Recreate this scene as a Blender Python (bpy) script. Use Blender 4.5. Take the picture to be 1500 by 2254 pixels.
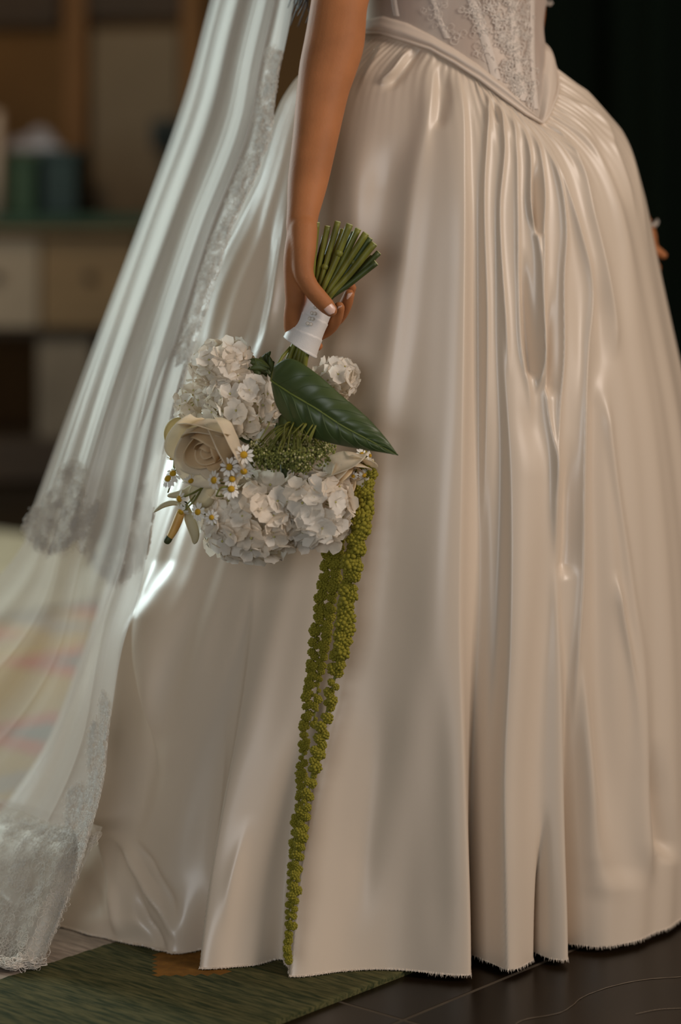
import bpy, bmesh, math, random
import numpy as np
from mathutils import Vector, Matrix, Quaternion

# ------------------------------------------------------------------ reset
for o in list(bpy.data.objects):
    bpy.data.objects.remove(o, do_unlink=True)
scene = bpy.context.scene
COL = scene.collection
random.seed(7)
RNG = np.random.default_rng(7)

# ------------------------------------------------------------------ camera
FPX, HCAM, HOR = 5320.0, 0.90, 420.0          # focal length in pixels, eye height, horizon row
W_IMG, H_IMG = 1500.0, 2254.0
cam_d = bpy.data.cameras.new('camera')
cam = bpy.data.objects.new('camera', cam_d)
COL.objects.link(cam)
cam.location = (0, 0, HCAM)
cam.rotation_euler = (math.pi / 2, 0, 0)
cam_d.sensor_fit = 'VERTICAL'
cam_d.sensor_height = 36.0
cam_d.sensor_width = 36.0
cam_d.lens = 36.0 * FPX / H_IMG
cam_d.shift_y = -(H_IMG / 2 - HOR) / H_IMG
cam_d.clip_start = 0.05
cam_d.dof.use_dof = True
cam_d.dof.focus_distance = 2.745
cam_d.dof.aperture_fstop = 2.0
scene.camera = cam

# ------------------------------------------------------------------ colour management, world, lights
scene.view_settings.view_transform = 'Standard'
scene.view_settings.look = 'None'
scene.view_settings.exposure = 0.0
scene.view_settings.gamma = 1.0
scene.view_settings.use_curve_mapping = False

world = bpy.data.worlds.new('world')
scene.world = world
world.use_nodes = True
bg = world.node_tree.nodes['Background']
bg.inputs[0].default_value = (0.80, 0.80, 0.78, 1)
bg.inputs[1].default_value = 0.05


def area(name, loc, target, sx, sy, power, color):
    d = bpy.data.lights.new(name, 'AREA')
    d.shape = 'RECTANGLE'
    d.size, d.size_y, d.energy, d.color = sx, sy, power, color
    o = bpy.data.objects.new(name, d)
    COL.objects.link(o)
    o.location = loc
    v = Vector(target) - Vector(loc)
    o.rotation_euler = v.to_track_quat('-Z', 'Y').to_euler()
    return o


# cool daylight of the left window; the other three are added lights without fixtures
area('window_light_left', (-2.95, 5.7, 1.7), (0.0, 3.0, 0.7), 1.0, 1.9, 112, (0.79, 0.965, 0.97))
area('fill_light_front', (-0.9, -1.2, 1.15), (0.1, 2.9, 0.3), 1.5, 1.5, 34, (0.93, 0.97, 1.0))  # added soft fill behind the viewer, no window stands there
area('fill_light_right', (2.8, 1.2, 2.2), (0.2, 2.9, 0.8), 1.4, 1.9, 72, (1.0, 0.85, 0.74))  # added warm light, the right wall has no opening
area('fill_light_back', (-1.3, 5.6, 3.0), (-1.0, 7.2, 0.4), 0.8, 0.8, 19, (1.0, 0.80, 0.55))  # added to brighten the table and brown wall, no lamp hangs here


# ------------------------------------------------------------------ helpers
def P(px, py, d):
    return Vector(((px - 750.0) / FPX * d, d, HCAM - (py - HOR) / FPX * d))


def floor_pt(px, py, z=0.0):
    d = (HCAM - z) * FPX / (py - HOR)
    return Vector(((px - 750.0) / FPX * d, d, z))


def S(px, d=2.72):
    return px / FPX * d                       # pixels to metres at a depth


def pchip(x, xp, fp):
    """smooth interpolation without overshoot"""
    x, xp, fp = np.asarray(x, float), np.asarray(xp, float), np.asarray(fp, float)
    h = np.diff(xp); dl = np.diff(fp) / h
    m = np.zeros(len(xp))
    for k in range(1, len(xp) - 1):
        if dl[k - 1] * dl[k] > 0:
            w1, w2 = 2 * h[k] + h[k - 1], h[k] + 2 * h[k - 1]
            m[k] = (w1 + w2) / (w1 / dl[k - 1] + w2 / dl[k])
    m[0], m[-1] = dl[0], dl[-1]
    xc = np.clip(x, xp[0], xp[-1])
    i = np.clip(np.searchsorted(xp, xc, 'right') - 1, 0, len(xp) - 2)
    t = (xc - xp[i]) / h[i]
    return ((2 * t ** 3 - 3 * t ** 2 + 1) * fp[i] + (t ** 3 - 2 * t ** 2 + t) * h[i] * m[i]
            + (-2 * t ** 3 + 3 * t ** 2) * fp[i + 1] + (t ** 3 - t ** 2) * h[i] * m[i + 1])


def cubic(x, xp, fp):
    """Catmull-Rom through the keys (smooth curves)"""
    x, xp, fp = np.asarray(x, float), np.asarray(xp, float), np.asarray(fp, float)
    h = np.diff(xp); dl = np.diff(fp) / h
    m = np.concatenate([[dl[0]], (dl[:-1] * h[1:] + dl[1:] * h[:-1]) / (h[:-1] + h[1:]), [dl[-1]]])
    xc = np.clip(x, xp[0], xp[-1])
    i = np.clip(np.searchsorted(xp, xc, 'right') - 1, 0, len(xp) - 2)
    t = (xc - xp[i]) / h[i]
    return ((2 * t ** 3 - 3 * t ** 2 + 1) * fp[i] + (t ** 3 - 2 * t ** 2 + t) * h[i] * m[i]
            + (-2 * t ** 3 + 3 * t ** 2) * fp[i + 1] + (t ** 3 - t ** 2) * h[i] * m[i + 1])


def smooth(a, b, x):
    t = np.clip((x - a) / (b - a), 0, 1)
    return t * t * (3 - 2 * t)


def node_mat(name, color, rough=0.6, spec=0.4, sheen=0.0, var=0.0, var_scale=20.0, color2=None,
             bump=0.0, bump_scale=200.0, metallic=0.0, translucent=0.0, alpha=1.0, stretch=None, sub=0.0, turn=None):
    m = bpy.data.materials.new(name)
    m.use_nodes = True
    nt = m.node_tree
    N, L = nt.nodes, nt.links
    b = N['Principled BSDF']
    out = N['Material Output']
    b.inputs['Roughness'].default_value = rough
    b.inputs['Specular IOR Level'].default_value = spec
    b.inputs['Metallic'].default_value = metallic
    if sheen:
        b.inputs['Sheen Weight'].default_value = sheen
        b.inputs['Sheen Roughness'].default_value = 0.4
    if sub:
        b.inputs['Subsurface Weight'].default_value = sub
        b.inputs['Subsurface Radius'].default_value = (0.012, 0.004, 0.002)
        b.inputs['Subsurface Scale'].default_value = 1.0
    col = (*color, 1)
    b.inputs['Base Color'].default_value = col
    tc = N.new('ShaderNodeTexCoord')
    mp = N.new('ShaderNodeMapping')
    L.new(tc.outputs['Object'], mp.inputs[0])
    if stretch:
        mp.inputs['Scale'].default_value = stretch
    if turn is not None:
        mp.vector_type = 'TEXTURE'
        mp.inputs['Rotation'].default_value = (0, 0, turn)
    src = None
    if var or color2:
        nz = N.new('ShaderNodeTexNoise')
        nz.inputs['Scale'].default_value = var_scale
        nz.inputs['Detail'].default_value = 4
        L.new(mp.outputs[0], nz.inputs[0])
        rp = N.new('ShaderNodeValToRGB')
        c2 = color2 if color2 else tuple(max(0, c * (1 - var)) for c in color)
        rp.color_ramp.elements[0].position = 0.35
        rp.color_ramp.elements[1].position = 0.65
        rp.color_ramp.elements[0].color = (*c2, 1)
        rp.color_ramp.elements[1].color = col
        L.new(nz.outputs[0], rp.inputs[0])
        L.new(rp.outputs[0], b.inputs['Base Color'])
        src = rp.outputs[0]
    if bump:
        nb = N.new('ShaderNodeTexNoise')
        nb.inputs['Scale'].default_value = bump_scale
        nb.inputs['Detail'].default_value = 3
        L.new(mp.outputs[0], nb.inputs[0])
        bp = N.new('ShaderNodeBump')
        bp.inputs['Strength'].default_value = bump
        bp.inputs['Distance'].default_value = 0.002
        L.new(nb.outputs[0], bp.inputs['Height'])
        L.new(bp.outputs[0], b.inputs['Normal'])
    last = b.outputs[0]
    if translucent:
        tr = N.new('ShaderNodeBsdfTranslucent')
        tr.inputs[0].default_value = col
        if src:
            L.new(src, tr.inputs[0])
        mx = N.new('ShaderNodeMixShader')
        mx.inputs[0].default_value = translucent
        L.new(last, mx.inputs[1])
        L.new(tr.outputs[0], mx.inputs[2])
        last = mx.outputs[0]
    if alpha < 1:
        tp = N.new('ShaderNodeBsdfTransparent')
        mx = N.new('ShaderNodeMixShader')
        mx.inputs[0].default_value = alpha
        L.new(tp.outputs[0], mx.inputs[1])
        L.new(last, mx.inputs[2])
        last = mx.outputs[0]
    L.new(last, out.inputs[0])
    return m


def raw_mesh(name, verts, faces, smooth_shade=True):
    me = bpy.data.meshes.new(name)
    v = np.asarray(verts, dtype=np.float32).reshape(-1, 3)
    if isinstance(faces, np.ndarray):
        nf, k = faces.shape
        me.vertices.add(len(v))
        me.vertices.foreach_set('co', v.ravel())
        me.loops.add(nf * k)
        me.loops.foreach_set('vertex_index', faces.astype(np.int32).ravel())
        me.polygons.add(nf)
        me.polygons.foreach_set('loop_start', np.arange(0, nf * k, k, dtype=np.int32))
        me.polygons.foreach_set('loop_total', np.full(nf, k, dtype=np.int32))
        me.update(calc_edges=True)
        me.validate()
    else:
        me.from_pydata([tuple(x) for x in v.tolist()], [], faces)
        me.update()
    if smooth_shade:
        me.polygons.foreach_set('use_smooth', np.ones(len(me.polygons), dtype=bool))
    return me


def link(name, me, mat=None, parent=None, matrix=None):
    o = bpy.data.objects.new(name, me)
    COL.objects.link(o)
    if mat is not None and me is not None and len(me.materials) == 0:
        for mm in (mat if isinstance(mat, (list, tuple)) else [mat]):
            me.materials.append(mm)
    if parent is not None:
        o.parent = parent
        if parent.type == 'EMPTY':
            o.matrix_parent_inverse = Matrix.Translation(-Vector(parent.location))
    if matrix is not None:
        o.matrix_basis = matrix
    return o


def empty(name, loc, label, cat, group=None):
    o = bpy.data.objects.new(name, None)
    COL.objects.link(o)
    o.empty_display_size = 0.05
    o.location = loc
    o['label'], o['category'] = label, cat
    if group:
        o['group'] = group
    return o


def tag(o, label, cat, group=None):
    o['label'], o['category'] = label, cat
    if group:
        o['group'] = group
    return o


def struct(o):
    o['kind'] = 'structure'
    return o


def grid_faces(nu, nv, closed_u=False):
    iu = np.arange(nu if closed_u else nu - 1)
    iv = np.arange(nv - 1)
    A, B = np.meshgrid(iu, iv, indexing='ij')
    A2 = (A + 1) % nu
    f = np.stack([A * nv + B, A * nv + B + 1, A2 * nv + B + 1, A2 * nv + B], -1)
    return f.reshape(-1, 4)


def grid_mesh(name, V, closed_u=False, uv=False):
    nu, nv = V.shape[:2]
    f = grid_faces(nu, nv, closed_u)
    me = raw_mesh(name, V.reshape(-1, 3), f)
    if uv:
        uu, vv = np.meshgrid(np.linspace(0, 1, nu), np.linspace(0, 1, nv), indexing='ij')
        co = np.stack([uu, vv], -1).reshape(-1, 2)
        lay = me.uv_layers.new(name='UVMap')
        idx = np.zeros(len(me.loops), dtype=np.int32)
        me.loops.foreach_get('vertex_index', idx)
        lay.data.foreach_set('uv', co[idx].astype(np.float32).ravel())
    return me


class MB:
    """collects small shapes into one mesh"""
    def __init__(self):
        self.v, self.f, self.mi = [], [], []

    def add(self, vs, fs, mi=0):
        n = len(self.v)
        self.v += [tuple(p) for p in vs]
        self.f += [tuple(i + n for i in f) for f in fs]
        self.mi += [mi] * len(fs)

    def box(self, lo, hi, mi=0, M=None):
        x0, y0, z0 = lo
        x1, y1, z1 = hi
        vs = [Vector(p) for p in ((x0, y0, z0), (x1, y0, z0), (x1, y1, z0), (x0, y1, z0),
                                  (x0, y0, z1), (x1, y0, z1), (x1, y1, z1), (x0, y1, z1))]
        if M:
            vs = [M @ p for p in vs]
        self.add(vs, [(0, 3, 2, 1), (4, 5, 6, 7), (0, 1, 5, 4), (1, 2, 6, 5), (2, 3, 7, 6), (3, 0, 4, 7)], mi)

    def tube(self, pts, radii, sides=8, caps=True, mi=0, squash=None):
        pts = [Vector(p) for p in pts]
        n = len(pts)
        if not hasattr(radii, '__len__'):
            radii = [radii] * n
        vs, fs = [], []
        t0 = (pts[1] - pts[0]).normalized()
        ref = Vector((0, 0, 1)) if abs(t0.z) < 0.9 else Vector((1, 0, 0))
        u = t0.cross(ref).normalized()
        for i, p in enumerate(pts):
            t = (pts[min(i + 1, n - 1)] - pts[max(i - 1, 0)])
            if t.length < 1e-9:
                t = t0
            t = t.normalized()
            u = (u - t * u.dot(t))
            u = u.normalized() if u.length > 1e-6 else t.cross(Vector((0, 1, 0.3))).normalized()
            w = t.cross(u)
            for k in range(sides):
                a = 2 * math.pi * k / sides
                vs.append(p + (u * math.cos(a) + w * math.sin(a)) * radii[i])
        for i in range(n - 1):
            for k in range(sides):
                k2 = (k + 1) % sides
                fs.append((i * sides + k, i * sides + k2, (i + 1) * sides + k2, (i + 1) * sides + k))
        if caps:
            fs.append(tuple(range(sides - 1, -1, -1)))
            fs.append(tuple((n - 1) * sides + k for k in range(sides)))
        self.add(vs, fs, mi)

    def ball(self, c, r, seg=8, rings=6, mi=0, M=None):
        c = Vector(c)
        vs, fs = [], []
        rx, ry, rz = r if hasattr(r, '__len__') else (r, r, r)
        vs.append(Vector((0, 0, rz)))
        for i in range(1, rings):
            ph = math.pi * i / rings
            for k in range(seg):
                a = 2 * math.pi * k / seg
                vs.append(Vector((rx * math.sin(ph) * math.cos(a), ry * math.sin(ph) * math.sin(a), rz * math.cos(ph))))
        vs.append(Vector((0, 0, -rz)))
        for k in range(seg):
            fs.append((0, 1 + k, 1 + (k + 1) % seg))
        for i in range(rings - 2):
            for k in range(seg):
                a, b = 1 + i * seg + k, 1 + i * seg + (k + 1) % seg
                fs.append((a, a + seg, b + seg, b))
        e = len(vs) - 1
        o = 1 + (rings - 2) * seg
        for k in range(seg):
            fs.append((o + (k + 1) % seg, o + k, e))
        if M:
            vs = [M @ p for p in vs]
        self.add([p + c for p in vs], fs, mi)

    def mesh(self, name, smooth_shade=True):
        me = raw_mesh(name, self.v, self.f, smooth_shade)
        return me

    def build(self, name, mat, parent=None, smooth_shade=True):
        me = self.mesh(name, smooth_shade)
        o = link(name, me, mat, parent)
        if isinstance(mat, (list, tuple)):
            me.polygons.foreach_set('material_index', np.array(self.mi, dtype=np.int32))
        return o


def spline(pts, n):
    """Catmull-Rom through points -> n samples (numpy)"""
    p = np.array([tuple(q) for q in pts], dtype=float)
    m = len(p)
    t = np.linspace(0, m - 1, n)
    i = np.clip(t.astype(int), 0, m - 2)
    f = (t - i)[:, None]
    p0, p1, p2, p3 = p[np.maximum(i - 1, 0)], p[i], p[i + 1], p[np.minimum(i + 2, m - 1)]
    return 0.5 * ((2 * p1) + (-p0 + p2) * f + (2 * p0 - 5 * p1 + 4 * p2 - p3) * f ** 2 + (-p0 + 3 * p1 - 3 * p2 + p3) * f ** 3)


def bevel_box(name, lo, hi, mat, parent=None, bev=0.004, M=None, seg=2):
    bm = bmesh.new()
    bmesh.ops.create_cube(bm, size=1)
    c = [(a + b) / 2 for a, b in zip(lo, hi)]
    s = [abs(b - a) for a, b in zip(lo, hi)]
    for v in bm.verts:
        v.co = Vector((v.co.x * s[0] + c[0], v.co.y * s[1] + c[1], v.co.z * s[2] + c[2]))
    if bev:
        bmesh.ops.bevel(bm, geom=bm.edges[:], offset=bev, segments=seg, affect='EDGES', profile=0.5)
    if M:
        bmesh.ops.transform(bm, matrix=M, verts=bm.verts[:])
    me = bpy.data.meshes.new(name)
    bm.to_mesh(me)
    bm.free()
    return link(name, me, mat, parent)


# ------------------------------------------------------------------ materials
M = {}
M['satin'] = node_mat('ivory_satin', (0.70, 0.58, 0.455), rough=0.46, spec=0.5, sheen=0.06, bump=0.02, bump_scale=900)
_b = M['satin'].node_tree.nodes['Principled BSDF']
_b.inputs['Coat Weight'].default_value = 0.5
_b.inputs['Coat Roughness'].default_value = 0.25
_b.inputs['Coat IOR'].default_value = 1.5
M['band'] = node_mat('ivory_satin_band', (0.72, 0.60, 0.49), rough=0.42, spec=0.5, bump=0.03, bump_scale=700)
M['skin'] = node_mat('skin', (0.47, 0.185, 0.070), rough=0.6, spec=0.22, var=0.20, var_scale=18, bump=0.12, bump_scale=420, sub=0.15)
M['nail'] = node_mat('nail', (0.78, 0.52, 0.42), rough=0.22, spec=0.5)
M['hair'] = node_mat('dark_hair', (0.028, 0.018, 0.012), rough=0.45, spec=0.4)
M['stem'] = node_mat('green_stem', (0.23, 0.235, 0.035), rough=0.5, var=0.5, var_scale=60, stretch=(1, 1, .3))
M['stem2'] = node_mat('dark_stem', (0.062, 0.085, 0.018), rough=0.5, var=0.4, var_scale=60)
M['cut'] = node_mat('cut_stem_end', (0.46, 0.47, 0.22), rough=0.7)
M['ribbon'] = node_mat('white_ribbon', (0.78, 0.74, 0.70), rough=0.5, spec=0.4, bump=0.15, bump_scale=900)
M['pearl'] = node_mat('pearl', (0.86, 0.80, 0.70), rough=0.18, spec=0.7)
M['petal'] = node_mat('hydrangea_petal', (0.97, 0.91, 0.81), rough=0.6, spec=0.25, var=0.10, var_scale=70, translucent=0.34, bump=0.25, bump_scale=260)
M['petal2'] = node_mat('hydrangea_petal_blush', (0.97, 0.87, 0.73), rough=0.6, spec=0.25, var=0.10, var_scale=70, translucent=0.34, bump=0.25, bump_scale=260)
M['eye'] = node_mat('floret_eye', (0.50, 0.46, 0.16), rough=0.6)
M['rose_out'] = node_mat('rose_outer', (0.97, 0.87, 0.69), rough=0.55, spec=0.3, var=0.08, var_scale=40, translucent=0.38)
M['rose_in'] = node_mat('rose_inner', (0.97, 0.79, 0.52), rough=0.55, spec=0.3, var=0.10, var_scale=40, translucent=0.38)
M['leaf'] = node_mat('glossy_leaf', (0.052, 0.082, 0.024), rough=0.38, spec=0.45, color2=(0.070, 0.10, 0.03), var_scale=25)
M['leaf_vein'] = node_mat('leaf_vein', (0.085, 0.125, 0.04), rough=0.4)
M['midrib'] = node_mat('leaf_midrib', (0.17, 0.21, 0.045), rough=0.4)
M['amaranth'] = node_mat('amaranth_green', (0.33, 0.275, 0.022), rough=0.8, color2=(0.20, 0.185, 0.016), var_scale=300)
M['umbel'] = node_mat('umbel_green', (0.24, 0.26, 0.06), rough=0.8, var=0.4, var_scale=300)
M['umbel_pale'] = node_mat('umbel_pale', (0.62, 0.57, 0.28), rough=0.8)
M['daisy'] = node_mat('daisy_white', (0.92, 0.89, 0.82), rough=0.6, spec=0.25, translucent=0.15)
M['disc'] = node_mat('daisy_disc', (0.62, 0.36, 0.02), rough=0.8, bump=0.6, bump_scale=1500)
M['lily_o'] = node_mat('orange_bud', (0.62, 0.27, 0.045), rough=0.5, color2=(0.70, 0.42, 0.12), var_scale=25)
M['lily_p'] = node_mat('pale_petal', (0.70, 0.62, 0.42), rough=0.6, translucent=0.25)
M['lily_y'] = node_mat('yellow_petal', (0.74, 0.60, 0.27), rough=0.6, translucent=0.25)
M['tip'] = node_mat('green_tip', (0.05, 0.06, 0.018), rough=0.6)
M['lace'] = node_mat('lace_thread', (0.92, 0.86, 0.78), rough=0.6, sheen=0.2, translucent=0.35)
M['lace_solid'] = node_mat('lace_cord', (0.90, 0.81, 0.71), rough=0.6, sheen=0.3)
M['boning'] = node_mat('boning_channel', (0.64, 0.55, 0.47), rough=0.5)


def sheer(name, color, a_lo, a_hi, scale_u=9.0, noise_scale=1.0):
    """tulle: pleated density streaks along the length (UV v), never viewer dependent"""
    m = bpy.data.materials.new(name)
    m.use_nodes = True
    nt = m.node_tree
    N, L = nt.nodes, nt.links
    for n in list(N):
        N.remove(n)
    out = N.new('ShaderNodeOutputMaterial')
    uvn = N.new('ShaderNodeUVMap')
    mp = N.new('ShaderNodeMapping')
    mp.inputs['Scale'].default_value = (scale_u, 0.55, 1)
    L.new(uvn.outputs[0], mp.inputs[0])
    nz = N.new('ShaderNodeTexNoise')
    nz.inputs['Scale'].default_value = noise_scale
    nz.inputs['Detail'].default_value = 3
    L.new(mp.outputs[0], nz.inputs[0])
    mr = N.new('ShaderNodeMapRange')
    mr.inputs['From Min'].default_value = 0.32
    mr.inputs['From Max'].default_value = 0.68
    mr.inputs['To Min'].default_value = a_lo
    mr.inputs['To Max'].default_value = a_hi
    L.new(nz.outputs[0], mr.inputs[0])
    df = N.new('ShaderNodeBsdfDiffuse')
    df.inputs[0].default_value = (*color, 1)
    tl = N.new('ShaderNodeBsdfTranslucent')
    tl.inputs[0].default_value = (*color, 1)
    gl = N.new('ShaderNodeBsdfGlossy')
    gl.inputs[0].default_value = (*color, 1)
    gl.inputs['Roughness'].default_value = 0.45
    mx = N.new('ShaderNodeMixShader')
    mx.inputs[0].default_value = 0.45
    L.new(df.outputs[0], mx.inputs[1])
    L.new(tl.outputs[0], mx.inputs[2])
    mg = N.new('ShaderNodeMixShader')
    mg.inputs[0].default_value = 0.10
    L.new(mx.outputs[0], mg.inputs[1])
    L.new(gl.outputs[0], mg.inputs[2])
    tp = N.new('ShaderNodeBsdfTransparent')
    mt = N.new('ShaderNodeMixShader')
    L.new(mr.outputs[0], mt.inputs[0])
    L.new(tp.outputs[0], mt.inputs[1])
    L.new(mg.outputs[0], mt.inputs[2])
    L.new(mt.outputs[0], out.inputs[0])
    return m


M['tulle'] = sheer('veil_tulle', (0.86, 0.83, 0.785), 0.44, 0.66, 8)
M['tulle_long'] = sheer('veil_tulle_long', (0.86, 0.815, 0.76), 0.52, 0.72, 8)
M['tulle_dense'] = sheer('veil_tulle_dense', (0.78, 0.72, 0.64), 0.42, 0.62, 6, 3)
M['bodice'] = sheer('bodice_mesh', (0.82, 0.73, 0.63), 0.80, 0.94, 10, 3)

# ------------------------------------------------------------------ the room
M['grout'] = node_mat('grout', (0.085, 0.064, 0.042), rough=0.8, var=0.3)
M['tile'] = node_mat('marble_tile', (0.015, 0.0085, 0.0035), rough=0.30, spec=0.10, color2=(0.009, 0.006, 0.0035), var_scale=5)
M['vein'] = node_mat('marble_vein', (0.10, 0.075, 0.05), rough=0.3)
M['wall'] = node_mat('brown_wall', (0.15, 0.073, 0.02), rough=0.8, var=0.25, var_scale=2)
M['side'] = node_mat('side_wall', (0.30, 0.27, 0.23), rough=0.9, var=0.1, var_scale=2)
M['curtain'] = node_mat('dark_green_velvet', (0.0055, 0.0100, 0.0066), rough=0.95, spec=0.05)

XW0, XW1, YW1, HW = -3.2, 3.6, 7.9, 3.3
m = MB(); m.box((XW0, -2.6, -0.06), (XW1, YW1, -0.0003))
floor = struct(m.build('floor', M['grout'], None, False))
ANG = math.atan2(0.219, 0.188)                 # the joints run about 49 degrees across the view
corner = floor_pt(888, 2245)
TS, GAP = 0.60, 0.0026
ca, sa = math.cos(ANG), math.sin(ANG)
tile_me = None
bmt = bmesh.new()
bmesh.ops.create_cube(bmt, size=1)
for v in bmt.verts:
    v.co = Vector((v.co.x * (TS - GAP), v.co.y * (TS - GAP), v.co.z * 0.012))
bmesh.ops.bevel(bmt, geom=[e for e in bmt.edges if abs(e.verts[0].co.z - e.verts[1].co.z) < 1e-6 and e.verts[0].co.z > 0], offset=0.0015, segments=1, affect='EDGES')
tile_me = bpy.data.meshes.new('tile')
bmt.to_mesh(tile_me); bmt.free()
tile_me.materials.append(M['tile'])
for i in range(-12, 14):
    for j in range(-12, 14):
        u, w = (i + 0.5) * TS, (j + 0.5) * TS
        x, y = corner.x + u * ca - w * sa, corner.y + u * sa + w * ca
        if XW0 + .43 < x < XW1 - .43 and -1.9 < y < YW1 - .43:
            t = link('tile', tile_me, None, floor, Matrix.Translation((x, y, -0.0060)) @ Matrix.Rotation(ANG, 4, 'Z'))
# pale veins let into the nearest tile
vb = MB()
for pts in ([(1135, 2254), (1160, 2243), (1230, 2230), (1262, 2212), (1275, 2200), (1300, 2187), (1350, 2170), (1420, 2156), (1500, 2150)],
            [(1400, 2232), (1450, 2222), (1500, 2219)]):
    q = spline([floor_pt(a, b, 0.0004) for a, b in pts], 40)
    ww = 0.0011
    L_ = [Vector(p) + Vector((0, -ww * (0.5 + abs(math.sin(k * 1.7))), 0)) for k, p in enumerate(q)]
    R_ = [Vector(p) + Vector((0, ww * (0.5 + abs(math.sin(k * 2.3))), 0)) for k, p in enumerate(q)]
    vb.add(L_ + R_, [(k, k + 1, 41 + k, 40 + k) for k in range(39)])
link('vein', vb.mesh('vein', False), M['vein'], floor)

m = MB(); m.box((XW0, YW1, 0), (XW1, YW1 + 0.1, HW)); struct(m.build('wall_back', M['wall'], None, False))
m = MB()                                     # left wall with a tall window opening towards the back
m.box((XW0 - 0.1, -2.6, 0), (XW0, 4.8, HW)); m.box((XW0 - 0.1, 6.6, 0), (XW0, YW1, HW))
m.box((XW0 - 0.1, 4.8, 0), (XW0, 6.6, 0.55)); m.box((XW0 - 0.1, 4.8, 2.9), (XW0, 6.6, HW))
struct(m.build('wall_left', M['side'], None, False))
m = MB()
m.box((XW1, -2.6, 0), (XW1 + 0.1, YW1, HW)); struct(m.build('wall_right', M['side'], None, False))
m = MB(); m.box((XW0, -2.6, HW), (XW1, YW1, HW + 0.1)); struct(m.build('ceiling', M['side'], None, False))

# ------------------------------------------------------------------ rugs
M['rug_green'] = node_mat('rug_green', (0.030, 0.038, 0.016), rough=0.95, spec=0.1, color2=(0.105, 0.096, 0.04), var_scale=230, stretch=(1, 9, 1), turn=0.861, bump=0.9, bump_scale=260)
M['rug_beige'] = node_mat('rug_beige', (0.36, 0.29, 0.23), rough=0.95, spec=0.1, var=0.4, var_scale=230, stretch=(1, 9, 1), turn=0.861, bump=0.8, bump_scale=260)
M['rug_orange'] = node_mat('rug_orange', (0.24, 0.11, 0.022), rough=0.95, spec=0.1, var=0.3, var_scale=60, bump=0.6, bump_scale=160)
M['rug_red'] = node_mat('rug_red', (0.50, 0.075, 0.035), rough=0.95, spec=0.1, var=0.2, var_scale=60)
M['rug_ochre'] = node_mat('rug_ochre', (0.50, 0.30, 0.07), rough=0.95, spec=0.1, var=0.25, var_scale=60)
M['rug_blue'] = node_mat('rug_blue', (0.14, 0.17, 0.16), rough=0.95, spec=0.1, var=0.2, var_scale=60)
M['carpet'] = node_mat('pale_carpet', (0.42, 0.36, 0.25), rough=0.95, spec=0.1, var=0.15, var_scale=8)
e0 = floor_pt(755, 2202)


def rug_xy(u, w):
    return e0.x + u * ca - w * sa, e0.y + u * sa + w * ca


def rug_color(u, w):
    if w < 0.327:
        q = abs(((u + 0.03 + 0.21) % 0.42) - 0.21) + abs(w - 0.205)
        return 2 if q < 0.064 else 0
    if w < 0.62:
        return 1
    cu, cw = ((u + 0.02) % 0.46) - 0.23, ((w - 0.62) % 0.40) - 0.20
    q = max(abs(cu), abs(cw) * 1.1)
    if q < 0.05:
        return 5
    if q < 0.12:
        return 3
    if 1.05 < w < 1.85:
        return 4
    return 1 if q > 0.17 else 4


nu_r, nw_r, du = 375, 204, 0.010
U0 = -1.3
vs = np.zeros((nu_r + 1, nw_r + 1, 3))
for i in range(nu_r + 1):
    for j in range(nw_r + 1):
        x, y = rug_xy(U0 + i * du, j * du)
        vs[i, j] = (x, y, 0.006 + 0.0006 * math.sin(i * 2.1) * math.sin(j * 1.3))
base = vs.copy(); base[..., 2] = 0.0002
rf = grid_faces(nu_r + 1, nw_r + 1)[:, ::-1]
ids = np.arange((nu_r + 1) * (nw_r + 1)).reshape(nu_r + 1, nw_r + 1)
loop = list(ids[:, 0]) + list(ids[-1, 1:]) + list(ids[::-1, -1][1:]) + list(ids[0, ::-1][1:-1])
nb = vs.size // 3
allv = np.concatenate([vs.reshape(-1, 3), base.reshape(-1, 3)[loop]])
side = np.array([(loop[k], nb + k, nb + (k + 1) % len(loop), loop[(k + 1) % len(loop)]) for k in range(len(loop))])
rug_me = raw_mesh('patterned_rug', allv, np.concatenate([rf, side]), False)
for k in ('rug_green', 'rug_beige', 'rug_orange', 'rug_red', 'rug_ochre', 'rug_blue'):
    rug_me.materials.append(M[k])
mi = [rug_color(U0 + (i + .5) * du, (j + .5) * du) for i in range(nu_r) for j in range(nw_r)] + [0] * len(side)
rug_me.polygons.foreach_set('material_index', np.array(mi[:len(rug_me.polygons)], dtype=np.int32))
rug = link('patterned_rug', rug_me)
tag(rug, 'flat woven rug with green border and ochre and red pattern under the gown', 'rug')

cp = MB()
qs = [rug_xy(-0.9, 2.10), rug_xy(2.2, 2.10), rug_xy(2.2, 3.5), rug_xy(-0.9, 3.5)]
nq = 20
for a in range(nq):
    pass
vv = [Vector((x, y, 0.0002)) for x, y in qs] + [Vector((x, y, 0.007)) for x, y in qs]
cp.add(vv, [(3, 2, 1, 0), (4, 5, 6, 7), (0, 1, 5, 4), (1, 2, 6, 5), (2, 3, 7, 6), (3, 0, 4, 7)])
tag(cp.build('pale_carpet', M['carpet'], None, False), 'plain pale beige carpet on the floor in front of the table', 'carpet')

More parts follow.
